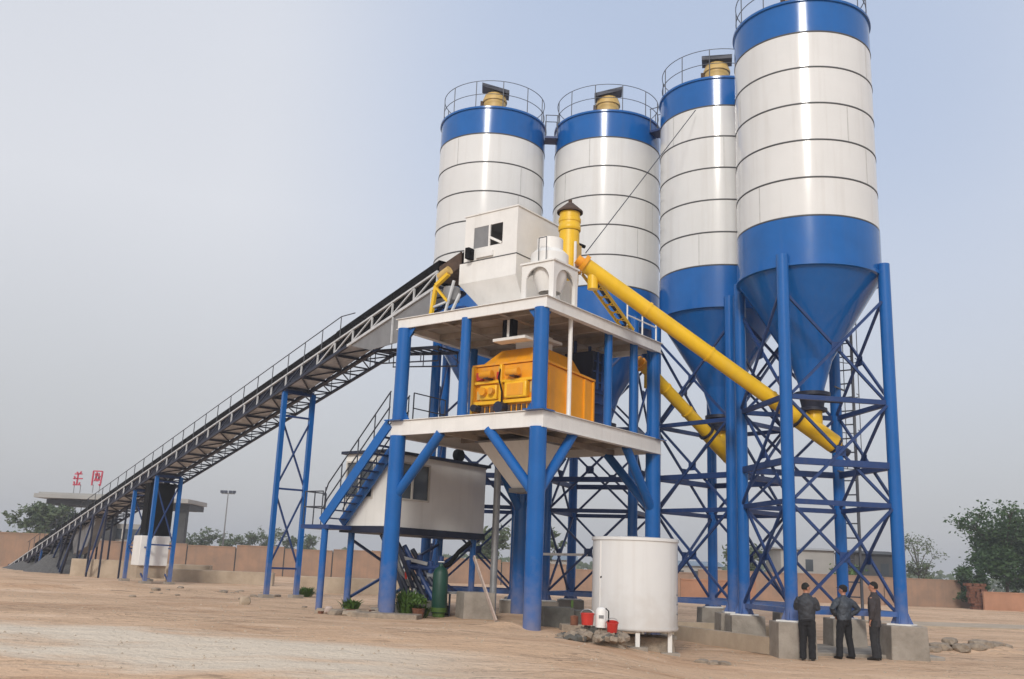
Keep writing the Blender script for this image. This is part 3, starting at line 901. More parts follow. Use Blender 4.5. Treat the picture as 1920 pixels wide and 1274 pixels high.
MB().box(-0.10, 0.12, -0.30, -0.25, 1.25, 2.1).build('access_door', M['cream'], dc)
MB().beam((-0.16, -0.30, 0.3), (-0.16, -0.30, 2.15), 0.05, 0.05).build('bracket_post', M['white2'], dc)
MB().tube((0.22, -0.1, 2.25), (0.42, -0.2, 2.2), 0.05, n=10).build('motor', M['black'], dc)

dc.scale = (dcs, dcs, 1.0)
# guy wire
gw = MB().tube((2.0, 26.2, 10.69), (5.85, 29.70, 17.05), 0.014, n=6).build('guy_wire', M['rail'])
tag(gw, 'thin dark cable running diagonally from the dust collector up across the silos', 'cable')

# ------------------------------------------------------------------ screw conveyors
def screw(p, q, r_, label, inlet):
    root = thing('screw_conveyor', label, 'screw conveyor', (0, 0, 0), group='yellow screw conveyors')
    p, q = Vector(p), Vector(q)
    d = (q - p).normalized()
    L_ = (q - p).length
    MB().tube(p, q, r_, n=28).build('tube', M['yellow'], root)
    for k in range(1, 4):
        c = p + d * (L_ * k / 4)
        MB().tube(c - d * 0.03, c + d * 0.03, r_ + 0.022, n=28).build('flange', M['yellow'], root)
    MB().tube(p - d * 0.12, p - d * 0.002, r_ + 0.06, n=24).build('end_plate', M['orange'], root)
    MB().tube(p - d * 0.3, p - d * 0.122, 0.14, n=16).build('motor', M['orange'], root)
    MB().tube(q + d * 0.002, q + d * 0.14, r_ + 0.05, n=24).build('end_plate', M['navy'], root)
    MB().tube(q + d * 0.142, q + d * 0.55, 0.13, n=16).build('bearing_housing', M['navy'], root)
    hs_ = q - d * 1.15
    MB().tube(hs_, q, r_ + 0.055, n=28).build('feed_housing', M['yellow'], root)
    MB().tube(hs_ - d * 0.06, hs_ - d * 0.002, r_ + 0.09, n=28).build('housing_flange', M['navy'], root)
    MB().ball(tuple(q + d * 0.0), r_ + 0.06, n=20, m=12).build('rounded_end', M['yellow'], root)
    inl = Vector(inlet)
    t = (inl - p).dot(d)
    base = p + d * (t + 0.05)
    MB().path([inl, inl - Vector((0, 0, 0.25)), base], [0.22, 0.24, 0.27], 20).build('inlet_elbow', M['yellow'], root)
    ob = p + d * 0.25
    MB().tube(ob, ob - Vector((0, 0, 0.55)), 0.15, n=16).build('outlet_spout', M['yellow'], root)
    return root
screw((1.98, 25.81, 10.20), (9.10, 26.96, 5.645), 0.215, 'long yellow screw conveyor tube from the nearest silo up to the tower top', (8.6, 26.9, 6.5))
screw((4.22, 30.05, 8.30), (7.30, 31.75, 5.72), 0.20, 'shorter yellow screw conveyor tube behind the right tower column', (7.0, 31.6, 6.5))

# yellow-green cable tray ladder down from the dust collector to the deck
ct = thing('cable_ladder', 'yellow lattice cable ladder sloping along the upper platform edge', 'cable ladder', (0, 0, 0))
ca, cb = W(-0.75, -2.35, 10.05), W(1.35, -2.50, Z2 + 0.05)
for k in (-1, 1):
    o = EY * 0.16 * k
    MB().beam(ca + o, cb + o, 0.04, 0.09).build('side_rail', M['yellow'], ct)
for i in range(15):
    p = ca.lerp(cb, (i + 0.5) / 15)
    MB().beam(p - EY * 0.16, p + EY * 0.16 + (cb - ca).normalized() * (0.14 if i % 2 else -0.14), 0.03, 0.03).build('rung', M['yellow'], ct)
MB().path([ca + Vector((0, 0, 0.08)), ca.lerp(cb, 0.5) + Vector((0, 0, 0.06)), cb + Vector((0, 0, 0.1))], 0.05, 10).build('cable', M['navy'], ct)

# drive stand beside the conveyor head: yellow post frame with motor
ds = thing('drive_stand', 'yellow braced stand carrying the belt drive motor on the upper platform', 'drive stand', tuple(W(-2.62, 0.95, Z2 + 0.02)), TA)
pA, pB, pC = (0, 0.75, 0), (0, 0.10, 0), (0, -0.1, 0)
MB().beam((0, 0.85, 0), (0, 0.70, 1.0), 0.10, 0.10, (1, 0, 0)).build('post', M['yellow'], ds)
MB().beam((0, 0.70, 1.0), (0, 0.25, 1.28), 0.10, 0.12, (1, 0, 0)).build('head_beam', M['yellow'], ds)
MB().beam((0, 0.68, 0.92), (0, 0.22, 0.45), 0.06, 0.08, (1, 0, 0)).build('brace', M['yellow'], ds)
MB().beam((0, 0.76, 0.36), (0, 0.2, 0.46), 0.05, 0.06, (1, 0, 0)).build('brace', M['truss'], ds)
MB().beam((0, 0.34, 0), (0, 0.02, 1.05), 0.06, 0.06, (1, 0, 0)).build('stay', M['truss'], ds)
MB().beam((0, 0.12, 0), (0, -0.22, 0.62), 0.06, 0.06, (1, 0, 0)).build('stay', M['truss'], ds)
MB().tube((0.05, 0.62, 1.25), (0.05, 0.25, 1.42), 0.13, n=16).build('drive_motor', M['cream'], ds)
MB().lathe([(0, -0.2), (0.24, -0.2), (0.27, 0), (0.24, 0.2), (0, 0.2)], 20, (0.3, 0.35, 0.75)).build('gear_case', M['grey'], ds)
MB().box(0.25, 0.5, -0.2, 0.55, 0, 0.34).build('switch_box', M['blue_dark'], ds)

# ------------------------------------------------------------------ belt conveyor
CP = Vector((-5.29, 32.0, 0))
CD = Vector((-0.602, 0.798, 0)).normalized()
CW = Vector((0.798, 0.602, 0)).normalized()
def G(d, w, h=0.0):
    return CP + CD * d + CW * w + Vector((0, 0, 9.68 - 0.1775 * d + h))
cv = thing('belt_conveyor', 'long inclined belt conveyor truss rising from the yard to the tower', 'conveyor', (0, 0, 0))
D0, D1 = -4.9, 52.0
DEP, WB = 0.48, 1.05
# chords
for w, m1, m2 in ((0.0, 'truss', 'blue_dark'), (WB, 'blue_dark', 'blue_dark')):
    MB().beam(G(D0, w), G(D1, w), 0.07, 0.06).build('top_chord', M[m1], cv)
    MB().beam(G(D0, w, -DEP), G(0.6, w, -DEP), 0.08, 0.09).build('bottom_chord', M['truss' if w == 0 else m2], cv)
    MB().beam(G(0.6, w, -DEP), G(D1, w, -DEP), 0.08, 0.10).build('bottom_chord', M['navy'], cv)
nb = 44
st = (D1 - D0) / nb
for i in range(nb):
    d0, d1 = D0 + st * i, D0 + st * (i + 1)
    mm = 'truss' if d0 < 2 else 'navy'
    MB().beam(G(d0, 0, -0.04), G(d0, 0, -DEP + 0.04), 0.05, 0.05, CW).build('web_post', M['truss'], cv)
    MB().beam(G(d0, 0, -0.04), G(d1, 0, -DEP + 0.04), 0.045, 0.045, CW).build('web_diagonal', M[mm], cv)
    MB().beam(G(d0, WB, -0.04), G(d1, WB, -DEP + 0.04), 0.045, 0.045, CW).build('web_diagonal', M['blue_dark'], cv)
    MB().beam(G(d0, 0.04, -DEP), G(d0, WB - 0.04, -DEP), 0.07, 0.08).build('cross_member', M['navy'], cv)
    MB().beam(G(d0, 0.04 if i % 2 else WB - 0.04, -DEP), G(d1, WB - 0.04 if i % 2 else 0.04, -DEP), 0.04, 0.05).build('bottom_lacing', M['navy'], cv)
# pan under the belt (grey sheet seen from below), belt, side covers
def slab(dA, dB, w0, w1, h0, h1):
    b = MB()
    P = [G(dA, w0, h0), G(dA, w1, h0), G(dB, w1, h0), G(dB, w0, h0)]
    b.prism(P, (0, 0, h1 - h0))
    return b
npan = 16
for i in range(npan):
    dA, dB = D0 + (D1 - 2 - D0) * i / npan, D0 + (D1 - 2 - D0) * (i + 1) / npan
    slab(dA + 0.01, dB - 0.01, 0.06, WB - 0.06, -DEP + 0.06, -DEP + 0.075).build('belly_pan', M['pan'], cv)
slab(D0, D1, 0.12, WB - 0.12, 0.12, 0.15).build('belt', M['black'], cv)
slab(D0 - 1.3, D0 - 0.002, 0.12, WB - 0.12, 0.10, 0.15).build('belt', M['black'], cv)
slab(D0 - 1.15, D0 - 0.01, 0.05, WB, -0.32, -0.26).build('head_frame', M['brown_cover'], cv)
slab(D0 - 1.15, D0 - 0.01, 0.05, 0.10, -0.26, 0.16).build('head_frame', M['brown_cover'], cv)
ncov = 18
for i in range(ncov):
    dA, dB = D0 + (44 - D0) * i / ncov, D0 + (44 - D0) * (i + 1) / ncov
    for w0 in (0.03, WB - 0.05):
        slab(dA + 0.015, dB - 0.015, w0, w0 + 0.02, 0.05, 0.34).build('side_cover', M['black'], cv)
# dark weather hood on the upper run
slab(D0, 1.6, 0.03, WB - 0.03, 0.345, 0.37).build('hood', M['black'], cv)
slab(D0 + 0.05, 2.5, 0.07, 0.085, -DEP + 0.05, 0.04).build('lining_sheet', M['black'], cv)
slab(2.6, 49, 0.09, 0.105, -DEP + 0.08, 0.04).build('lining_sheet', M['navy'], cv)
# idlers
idm = MB().tube(CW * -0.36, CW * 0.36, 0.05, n=10).mesh('idler', M['grey'])
d = D0 + 0.5
while d < D1 - 1:
    inst('idler', idm, cv, tuple(G(d, WB / 2, -0.22)))
    d += 2.4
# rails on the near side
d = 1.2
prev = None
while d < 46:
    MB().beam(G(d, -0.02, -0.1), G(d, -0.02, 0.78), 0.03, 0.03).build('rail_post', M['rail'], cv)
    d += 1.38
MB().tube(G(0.2, -0.02, 0.55), G(1.2, -0.02, 0.78), 0.018, n=6).build('guard_rail', M['rail'], cv)
MB().tube(G(1.2, -0.02, 0.78), G(46, -0.02, 0.78), 0.018, n=6).build('guard_rail', M['rail'], cv)
# far side walkway: open lattice seen from below
WA, WZ = WB + 0.06, 1.85
for w in (WA, WZ):
    MB().beam(G(0.6, w, -DEP), G(47, w, -DEP), 0.07, 0.10).build('walkway_chord', M['navy'], cv)
d = 0.8
k = 0
while d < 46:
    MB().beam(G(d, WA, -DEP), G(d, WZ, -DEP), 0.04, 0.05).build('walkway_bar', M['navy'], cv)
    MB().beam(G(d, WA if k % 2 else WZ, -DEP), G(d + 0.75, WZ if k % 2 else WA, -DEP), 0.035, 0.04).build('walkway_lacing', M['navy'], cv)
    if k % 2 == 0:
        MB().beam(G(d, WZ, -DEP), G(d, WZ, 0.5), 0.03, 0.03).build('rail_post', M['rail'], cv)
    d += 0.75
    k += 1
MB().tube(G(0.6, WZ, 0.5), G(46, WZ, 0.5), 0.016, n=6).build('guard_rail', M['rail'], cv)
# level catwalk from the walkway to the tower
L0 = G(0.6, WA, -DEP)
L0b = G(0.6, WZ, -DEP)
T0, T1 = W(-1.2, B_ + 0.25, 8.35), W(-0.3, B_ + 0.25, 8.35)
for p, q in ((L0, T0), (L0b, T1)):
    MB().beam(p, q, 0.06, 0.10).build('walkway_chord', M['navy'], cv)
    MB().tube(p + Vector((0, 0, -0.45)), q + Vector((0, 0, -0.42)), 0.025, n=6).build('walkway_stay', M['navy'], cv)
for i in range(9):
    p, q = L0.lerp(T0, i / 8), L0b.lerp(T1, i / 8)
    MB().beam(p, q, 0.04, 0.05).build('walkway_bar', M['navy'], cv)
    if i % 2 == 0:
        MB().beam(q, q - Vector((0, 0, 0.44)), 0.03, 0.03).build('walkway_hanger', M['navy'], cv)
        MB().beam(p, p - Vector((0, 0, 0.44)), 0.03, 0.03).build('walkway_hanger', M['navy'], cv)
# grey skirt plate below the head end
sk = MB().prism([G(0.4, 0.02, -DEP - 0.06), G(-4.6, 0.02, -DEP - 0.06), G(-4.7, 0.02, -1.55), G(-2.6, 0.02, -1.45), G(-1.0, 0.02, -1.15)], CW * 0.03)
sk.build('skirt_plate', M['grey'], cv)
for dd, hh_ in ((-4.65, -1.5), (-2.4, -1.4)):
    MB().beam(G(dd, -0.01, -DEP), G(dd, -0.01, hh_), 0.05, 0.05, CW).build('skirt_stiffener', M['truss'], cv)
# struts at the foot
for d_, m_ in ((38, 'navy'), (41.5, 'blue'), (44.0, 'navy'), (35.0, 'navy'), (33.5, 'navy')):
    for w in (0.0, WB):
        top = G(d_, w, -DEP)
        foot = top + CD * (2.2 if m_ == 'navy' else 0.6)
        foot.z = tz(foot.x, foot.y) - 0.05
        MB().beam(top, foot, 0.10, 0.12, CW).build('foot_strut', M[m_ if m_ == 'navy' else 'blue'], cv)
for d_ in (27.5, 30.0, 32.5, 36.5, 42.8, 46.0):
    for w in (0.0, WB):
        top = G(d_, w, -DEP)
        foot = Vector((top.x, top.y, tz(top.x, top.y) - 0.05))
        MB().beam(top, foot, 0.09, 0.09, CD).build('foot_post', M['navy'], cv)
for d_ in (27.5, 30.0, 33.5, 36.5):
    a_, b_ = G(d_, 0, -DEP), G(d_ + 2.6, 0, -DEP)
    b_.z = tz(b_.x, b_.y) + 0.1
    MB().beam(a_, b_, 0.07, 0.09, CW).build('foot_brace', M['blue_dark'], cv)
MB().prism([G(30.5, 0.3, -DEP - 0.06), G(35.5, 0.3, -DEP - 0.06), G(34.6, 0.3, -1.9), G(31.8, 0.3, -1.9)], CW * 0.6).build('feed_hopper', M['grey'], cv)
tl = MB().tube(G(D1, 0.1, 0.0), G(D1, WB - 0.1, 0.0), 0.26, n=18)
tl.build('tail_pulley', M['navy'], cv)

# trestles
def trestle(d_list, label, braces):
    root = thing('conveyor_trestle', label, 'trestle', (0, 0, 0), group='blue trestles under the conveyor')
    pts = {}
    for i, d_ in enumerate(d_list):
        for j, w in enumerate((0.12, 1.30)):
            top = G(d_, w, -DEP - 0.05)
            foot = Vector((top.x, top.y, tz(top.x, top.y) - 0.2)) 
            pts[i, j] = (foot, top)
            lg = MB().beam(foot, top, 0.17, 0.17, CD).build('leg', M['blue'], root)
            MB().box(-0.22, 0.22, -0.22, 0.22, -0.2, 0.12).build('footing', M['concrete'], root, loc=(foot.x, foot.y, foot.z + 0.2), rz=math.atan2(CW.y, CW.x))
    def at(i, j, t):
        f_, t_ = pts[i, j]
        return f_.lerp(t_, t)
    for i in range(len(d_list)):
        MB().beam(at(i, 0, 1), at(i, 1, 1), 0.12, 0.16).build('cap_beam', M['blue_dark'], root)
        for t in braces:
            MB().beam(at(i, 0, t), at(i, 1, t), 0.07, 0.07).build('tie_beam', M['blue_dark'], root)
        for a, b in zip(braces[:-1], braces[1:]):
            MB().beam(at(i, 0, a + 0.01), at(i, 1, b - 0.01), 0.06, 0.06).build('cross_brace', M['blue_dark'], root)
            MB().beam(at(i, 1, a + 0.01) + CD * 0.07, at(i, 0, b - 0.01) + CD * 0.07, 0.06, 0.06).build('cross_brace', M['blue_dark'], root)
    if len(d_list) > 1:
        for j in (0, 1):
            MB().beam(at(0, j, 0.35), at(1, j, 0.42), 0.07, 0.07).build('tie_beam', M['blue_dark'], root)
            MB().beam(at(0, j, 0.05), at(1, j, 0.40), 0.06, 0.06, CW).build('cross_brace', M['blue_dark'], root)
    return root
trestle([5.7], 'tall cross braced blue trestle under the middle of the conveyor', [0.16, 0.53, 0.88])
trestle([19.9, 23.2], 'low four legged blue trestle under the lower run of the conveyor', [0.38, 0.95])
# take-up weight hung inside the low trestle
tu = thing('takeup_weight', 'black belt take-up shaft hanging in the low conveyor trestle', 'counterweight', tuple(G(21.1, 0.72, 0)))
zb = G(21.1, 0.72, 0).z
MB().box(-0.62, 0.62, -0.4, 0.4, -3.2, -0.62).build('shaft', M['black'], tu, rz=math.atan2(CW.y, CW.x))
for s_ in (-0.4, 0.4):
    MB().tube((CW * s_) + Vector((0, 0, -0.62)), (CW * s_) + Vector((0, 0, -0.45)), 0.05, n=8).build('hanger', M['navy'], tu)
wt = thing('weight_box', 'white counterweight box below the black take-up shaft', 'counterweight', tuple(G(21.1, 0.6, 0)))
MB().box(-0.7, 0.7, -0.6, 0.6, -4.65, -3.22).build('box', M['white2'], wt, rz=math.atan2(CW.y, CW.x), bevel=0.02)
MB().box(-0.7, 0.7, -0.45, 0.45, -5.25, -4.655).build('stand', M['kerb'], wt, rz=math.atan2(CW.y, CW.x))
for s_ in (-0.5, 0.5):
    MB().tube((CW * s_) + Vector((0, 0, -3.22)), (CW * s_) + Vector((0, 0, -3.12)), 0.06, n=8).build('lug', M['navy'], wt)

# ------------------------------------------------------------------ control cabin
cb_ = thing('control_cabin', 'off white elevated control cabin on steel posts beside the tower', 'cabin', tuple(TC), TA)
X0, X1, Y0, Y1, ZA, ZB = -2.16, 2.40, 3.49, 5.32, 2.92, 5.05
MB().box(X0 - 0.04, X1 + 0.04, Y0 - 0.04, Y1 + 0.04, ZA - 0.2, ZA - 0.002).build('floor_frame', M['navy'], cb_)
def wall_with_hole(axis, pos, a0, a1, h0, h1, z0, z1, sgn):
    t = 0.06
    def bx(a, b, c, d_):
        if axis == 'x': return MB().box(a, b, pos, pos + t * sgn, c, d_) if sgn > 0 else MB().box(a, b, pos - t, pos, c, d_)
        return MB().box(pos, pos + t, a, b, c, d_)
    for a, b, c, d_ in ((a0, h0, ZA, ZB), (h1, a1, ZA, ZB), (h0, h1, ZA, z0), (h0, h1, z1, ZB)):
        bx(a, b, c, d_).build('wall_panel', M['offwhite'], cb_)
    f_ = 0.05
    fr_ = MB()
    def fb(a, b, c, d_):
        if axis == 'x': fr_.box(a, b, pos - 0.025, pos + t - 0.002, c, d_)
        else: fr_.box(pos - 0.025, pos + t - 0.002, a, b, c, d_)
    fb(h0, h0 + f_, z0, z1); fb(h1 - f_, h1, z0, z1); fb(h0 + f_, h1 - f_, z0, z0 + f_); fb(h0 + f_, h1 - f_, z1 - f_, z1)
    fb((h0 + h1) / 2 - 0.03, (h0 + h1) / 2 + 0.03, z0 + f_, z1 - f_)
    wnd = fr_.build('window', M['frame'], cb_)
    for q in (0, 1):
        a = h0 + f_ if q == 0 else (h0 + h1) / 2 + 0.03
        b = (h0 + h1) / 2 - 0.03 if q == 0 else h1 - f_
        p_ = MB()
        if axis == 'x': p_.box(a, b, pos + 0.02, pos + 0.026, z0 + f_, z1 - f_)
        else: p_.box(pos + 0.02, pos + 0.026, a, b, z0 + f_, z1 - f_)
        p_.build('pane', M['glass'], wnd)
wall_with_hole('x', Y0, X0, X1, -1.9, -0.35, 3.72, 4.85, 1)
wall_with_hole('y', X0, Y0 + 0.061, Y1, Y0 + 0.6, Y0 + 1.8, 3.72, 4.85, 1)
MB().box(X0 + 0.061, X1, Y1 - 0.06, Y1, ZA, ZB).build('wall_panel', M['offwhite'], cb_)
MB().box(X1 - 0.06, X1, Y0 + 0.061, Y1 - 0.061, ZA, ZB).build('wall_panel', M['offwhite'], cb_)
MB().box(X0 - 0.12, X1 + 0.12, Y0 - 0.12, Y1 + 0.12, ZB + 0.002, ZB + 0.09).build('roof', M['navy'], cb_)
MB().box(X0 + 0.1, X1 - 0.1, Y0 + 0.1, Y1 - 0.1, ZA + 0.001, ZA + 0.01).build('floor', M['grey'], cb_)
for x in (X0 + 0.25, X1 - 0.25):
    for y in (Y0 + 0.2, Y1 - 0.2):
        wp = W(x, y, 0)
        MB().tube((x, y, tz(wp.x, wp.y) - 0.2), (x, y, ZA - 0.2), 0.10, n=16).build('post', M['blue'], cb_)
MB().box(X0 + 0.05, X0 + 0.45, Y0 + 0.0, Y0 + 0.4, 0.3, 0.62).build('footing', M['concrete'], cb_)
for y in (Y0 + 0.2, Y1 - 0.2):
    MB().beam((X0 + 0.25, y, 0.8), (X1 - 0.25, y, ZA - 0.35), 0.07, 0.07).build('cross_brace', M['blue_dark'], cb_)
    MB().beam((X1 - 0.25, y + 0.08, 0.8), (X0 + 0.25, y + 0.08, ZA - 0.35), 0.07, 0.07).build('cross_brace', M['blue_dark'], cb_)
# roof clutter: fan and dark rail on the cabin roof
MB().tube((1.2, 3.6, 5.35), (1.2, 3.78, 5.35), 0.2, n=20).build('roof_fan', M['black'], cb_)
MB().box(1.1, 1.3, 3.64, 3.74, ZB + 0.09, 5.2).build('fan_foot', M['navy'], cb_)

# ------------------------------------------------------------------ stair with landing
stt = thing('steel_stair', 'blue steel stair with handrails from cabin landing up to the lower platform', 'stair', tuple(TC), TA)
SX0, SX1 = -3.10, -2.32
ys0, ys1 = 5.15, 2.70
zs0, zs1 = 2.98, 5.72
for x in (SX0, SX1):
    MB().beam((x, ys0, zs0), (x, ys1, zs1), 0.30, 0.06, (1, 0, 0)).build('stringer', M['blue'], stt)
nst = 12
tr_m = MB().box(SX0 + 0.031, SX1 - 0.031, -0.11, 0.11, -0.015, 0.015).mesh('tread', M['blue_dark'])
for i in range(nst):
    t = (i + 0.5) / nst
    inst('tread', tr_m, stt, (0, ys0 + (ys1 - ys0) * t, zs0 + (zs1 - zs0) * t))
for x in (SX0, SX1):
    for h in (0.5, 0.95):
        MB().path([(x, ys0 + (ys1 - ys0) * t, zs0 + (zs1 - zs0) * t + h * (1.0 if t > 0 else 0.8)) for t in (0.0, 0.06, 0.5, 1.0)], 0.02, 8).build('guard_rail', M['rail'], stt)
    for t in (0.02, 0.27, 0.52, 0.77, 0.99):
        y, z = ys0 + (ys1 - ys0) * t, zs0 + (zs1 - zs0) * t
        MB().tube((x, y, z), (x, y, z + 0.95), 0.018, n=8).build('rail_post', M['rail'], stt)
LY1 = 6.0
MB().box(SX0 - 0.05, X0 - 0.08, ys0 - 0.35, LY1, ZA - 0.14, ZA - 0.02).build('landing', M['blue_dark'], stt)
for h in (0.5, 0.95):
    MB().path([(SX0, ys0 + 0.05, ZA + h), (SX0, LY1 - 0.03, ZA + h), (X0 - 0.12, LY1 - 0.03, ZA + h)], 0.018, 8).build('guard_rail', M['rail'], stt)
for x, y in ((SX0, ys0 + 0.05), (SX0, LY1 - 0.03), (X0 - 0.12, LY1 - 0.03), (SX0, 5.55)):
    MB().tube((x, y, ZA - 0.02), (x, y, ZA + 0.95), 0.018, n=8).build('rail_post', M['rail'], stt)
for x, y in ((SX0 + 0.05, ys0 - 0.1),):
    wp = W(x, y, 0)
    MB().tube((x, y, tz(wp.x, wp.y) - 0.2), (x, y, ZA - 0.14), 0.10, n=14).build('post', M['blue'], stt)

# ------------------------------------------------------------------ water tank
wz = tz(3.13, 24.1)
wtk = thing('water_tank', 'white upright cylindrical water tank standing in front of the tower', 'tank', (3.21, 24.12, 0))
MB().lathe([(0, 0.56), (1.0, 0.56), (1.03, 0.58), (1.03, 2.62), (1.06, 2.63), (1.06, 2.70), (1.0, 2.71), (0, 2.76)], 72).build('drum', M['white'], wtk)
for zz in (0.60,):
    MB().lathe([(1.02, zz), (1.045, zz), (1.045, zz + 0.05), (1.02, zz + 0.05)], 72).build('hoop', M['white'], wtk)
for k in range(4):
    t = R(-93 + 62 * k) if k < 2 else R(60 + 90 * (k - 2))
    x, y = 0.9 * math.cos(t), 0.9 * math.sin(t)
    gzz = tz(3.21 + x, 24.12 + y)
    MB().box(x - 0.05, x + 0.05, y - 0.05, y + 0.05, gzz - 0.05, 0.559).build('leg', M['white2'], wtk)
    MB().box(x - 0.22, x + 0.22, y - 0.16, y + 0.16, gzz - 0.1, gzz + 0.05).build('foot_slab', M['concrete'], wtk)
MB().frustum((0.25, 0.15, -0.2), 0.72, 0.6, (0.25, 0.15, 0.42), 0.62, 0.52).build('plinth', M['rubble'], wtk, bevel=0.04)
t = R(-150)
MB().box(-0.02, 0.02, -0.012, 0.02, 0.62, 2.6).build('seam_strip', M['white2'], wtk, loc=(1.03 * math.cos(t), 1.03 * math.sin(t), 0), rz=t)
MB().tube((1.03 * math.cos(t), 1.03 * math.sin(t), 1.75), (1.13 * math.cos(t) + 0.12, 1.13 * math.sin(t), 1.76), 0.02, n=8).build('valve', M['black'], wtk)
for k in range(3):
    t = R(-22)
    MB().box(0, 0.02, -0.05, 0.05, 0, 0.03).build('rung', M['grey'], wtk, loc=(1.03 * math.cos(t), 1.03 * math.sin(t), 0.95 + 0.22 * k), rz=t)

# ------------------------------------------------------------------ things lying around the tower foot
def boulder(name, loc, sx, sy, sz, m_, label, cat, group=None, rz=0, seed=0):
    rnd = random.Random(seed)
    bm = bmesh.new()
    bmesh.ops.create_icosphere(bm, subdivisions=2, radius=1)
    off = Vector((rnd.uniform(0, 50), rnd.uniform(0, 50), 0))
    for v in bm.verts:
        n = noise.noise(v.co * 1.3 + off) * 0.35 + noise.noise(v.co * 3.1 + off) * 0.15
        v.co *= 1 + n
        v.co.x = max(-0.85, min(0.85, v.co.x))
        v.co.y = max(-0.85, min(0.85, v.co.y))
        v.co.z = max(-0.8, min(0.75, v.co.z))
        v.co = Vector((v.co.x * sx, v.co.y * sy, v.co.z * sz))
    me = bpy.data.meshes.new(name)
    bm.to_mesh(me); bm.free()
    me.materials.append(M[m_])
    o = bpy.data.objects.new(name, me)
    col.objects.link(o)
    o.location = loc
    o.rotation_euler.z = rz
    return tag(o, label, cat, group)

# raised rubble bed under the red pails, left of the tank
rb = thing('rubble_slab', 'broken grey concrete slab heap at the foot of the water tank', 'rubble', (2.15, 22.75, tz(2.15, 22.75)))
rr = random.Random(3)
for i in range(95):
    a, b = rr.uniform(-0.85, 0.7), rr.uniform(-0.5, 0.45)
    h = 0.36 * math.exp(-(a / 0.75) ** 2 - (b / 0.55) ** 2)
    s_ = rr.uniform(0.05, 0.15)
    q = MB().box(-s_, s_, -s_ * 0.8, s_ * 0.8, -0.06, 0.05)
    o = q.build('chunk', M['concrete_d'] if rr.random() < 0.35 else M['rubble'], rb, loc=(a, b, h * 0.75), bevel=0.012)
    o.rotation_euler = (rr.uniform(-0.5, 0.5), rr.uniform(-0.5, 0.5), rr.uniform(0, 6))
MB().frustum((0, 0.05, -0.1), 0.66, 0.36, (0, 0.08, 0.17), 0.4, 0.22).build('core', M['rubble'], rb)

def pail(x, y, z, r_, h, label, tilt=0):
    p_ = thing('red_pail', label, 'pail', (x, y, z), group='red pails by the tank')
    MB().lathe([(0, 0), (r_ * 0.85, 0), (r_, h), (r_ * 1.06, h), (r_ * 1.06, h + 0.02), (r_ * 0.95, h + 0.02), (r_ * 0.8, 0.03), (0, 0.03)], 24).build('bucket', M['red'], p_)
    MB().path([(r_ * math.cos(t_) * 1.05, 0.02 + r_ * 0.4 * math.sin(t_), h - 0.02 + r_ * 0.8 * math.sin(t_)) for t_ in [math.pi * i / 10 for i in range(11)]], 0.008, 6).build('handle', M['galv'], p_)
    p_.rotation_euler.x = tilt
    return p_
pail(1.95, 22.62, tz(1.95, 22.6) + 0.36, 0.15, 0.24, 'upright red pail on the rubble left of the white flask')
pail(2.50, 22.52, tz(2.5, 22.5) + 0.32, 0.13, 0.20, 'small red pail on the rubble right of the white flask', 0.25)
br_ = MB().lathe([(0, 0), (0.09, 0), (0.09, 0.2), (0, 0.22)], 16).build('brown_jar', M['brick'], loc=(1.66, 22.7, tz(1.66, 22.7) + 0.30))
tag(br_, 'small dark reddish jar at the left end of the pails', 'jar')
fl = thing('white_flask', 'white cylindrical flask with black handle between the red pails', 'flask', (2.25, 22.58, tz(2.25, 22.58) + 0.36))
MB().lathe([(0, 0), (0.12, 0), (0.12, 0.36), (0.09, 0.42), (0.05, 0.44), (0, 0.44)], 24).build('body', M['white2'], fl)
MB().path([(0.125, -0.02, 0.1), (0.17, -0.03, 0.14), (0.17, -0.03, 0.36), (0.10, -0.02, 0.42)], 0.015, 8).build('handle', M['black'], fl)
MB().box(-0.06, 0.05, -0.125, -0.115, 0.2, 0.27).build('label_mark', M['grey'], fl)

# dark footings and blocks behind the front column
def block(name, x, y, sx, sy, h, m_, label, rz=0.3):
    z = tz(x, y)
    o = MB().frustum((0, 0, -0.2), sx * 1.04, sy * 1.04, (0, 0, h), sx, sy).build(name, M[m_], loc=(x, y, z), rz=rz, bevel=0.02)
    return tag(o, label, 'block')
block('concrete_block', 1.42, 26.3, 0.42, 0.3, 0.52, 'concrete_d', 'dark grey concrete block just right of the front tower column')
block('concrete_block', 2.25, 27.0, 0.5, 0.35, 0.55, 'concrete_d', 'dark mossy concrete block between the front column and the tank')
block('concrete_block', -0.75, 28.6, 0.45, 0.45, 0.72, 'concrete', 'pale rounded concrete block behind the leaning plank')
block('brick_stack', 2.05, 25.2, 0.55, 0.22, 0.22, 'rubble', 'low stack of grey brown bricks left of the water tank', 0.1)
yb = MB().box(-0.03, 0.03, -0.03, 0.03, 0, 0.75).build('yellow_stake', M['leaf_plant'], loc=(1.85, 26.2, tz(1.85, 26.2)))
tag(yb, 'yellow green upright stake between the two dark concrete blocks', 'stake')

# concrete pad under the left column
pd = MB().box(-1.0, 0.75, -0.36, 0.32, -0.3, 0.13).build('column_pad', M['rubble'], loc=(-2.9, 26.75, tz(-2.9, 26.75)), rz=R(-8), bevel=0.02)
tag(pd, 'low cracked concrete pad in front of the left tower column', 'concrete pad')
for i, (x, y, w_) in enumerate(((-3.95, 26.9, 0.35), (-4.5, 27.2, 0.25), (-3.4, 27.0, 0.22), (-5.0, 27.9, 0.22))):
    boulder('rubble_stone', (x, y, tz(x, y) + 0.05), w_, w_ * 0.7, 0.14, 'rubble', 'loose pale rubble stone lying near the left tower column', 'stone', 'stones by the left column', i, 20 + i)

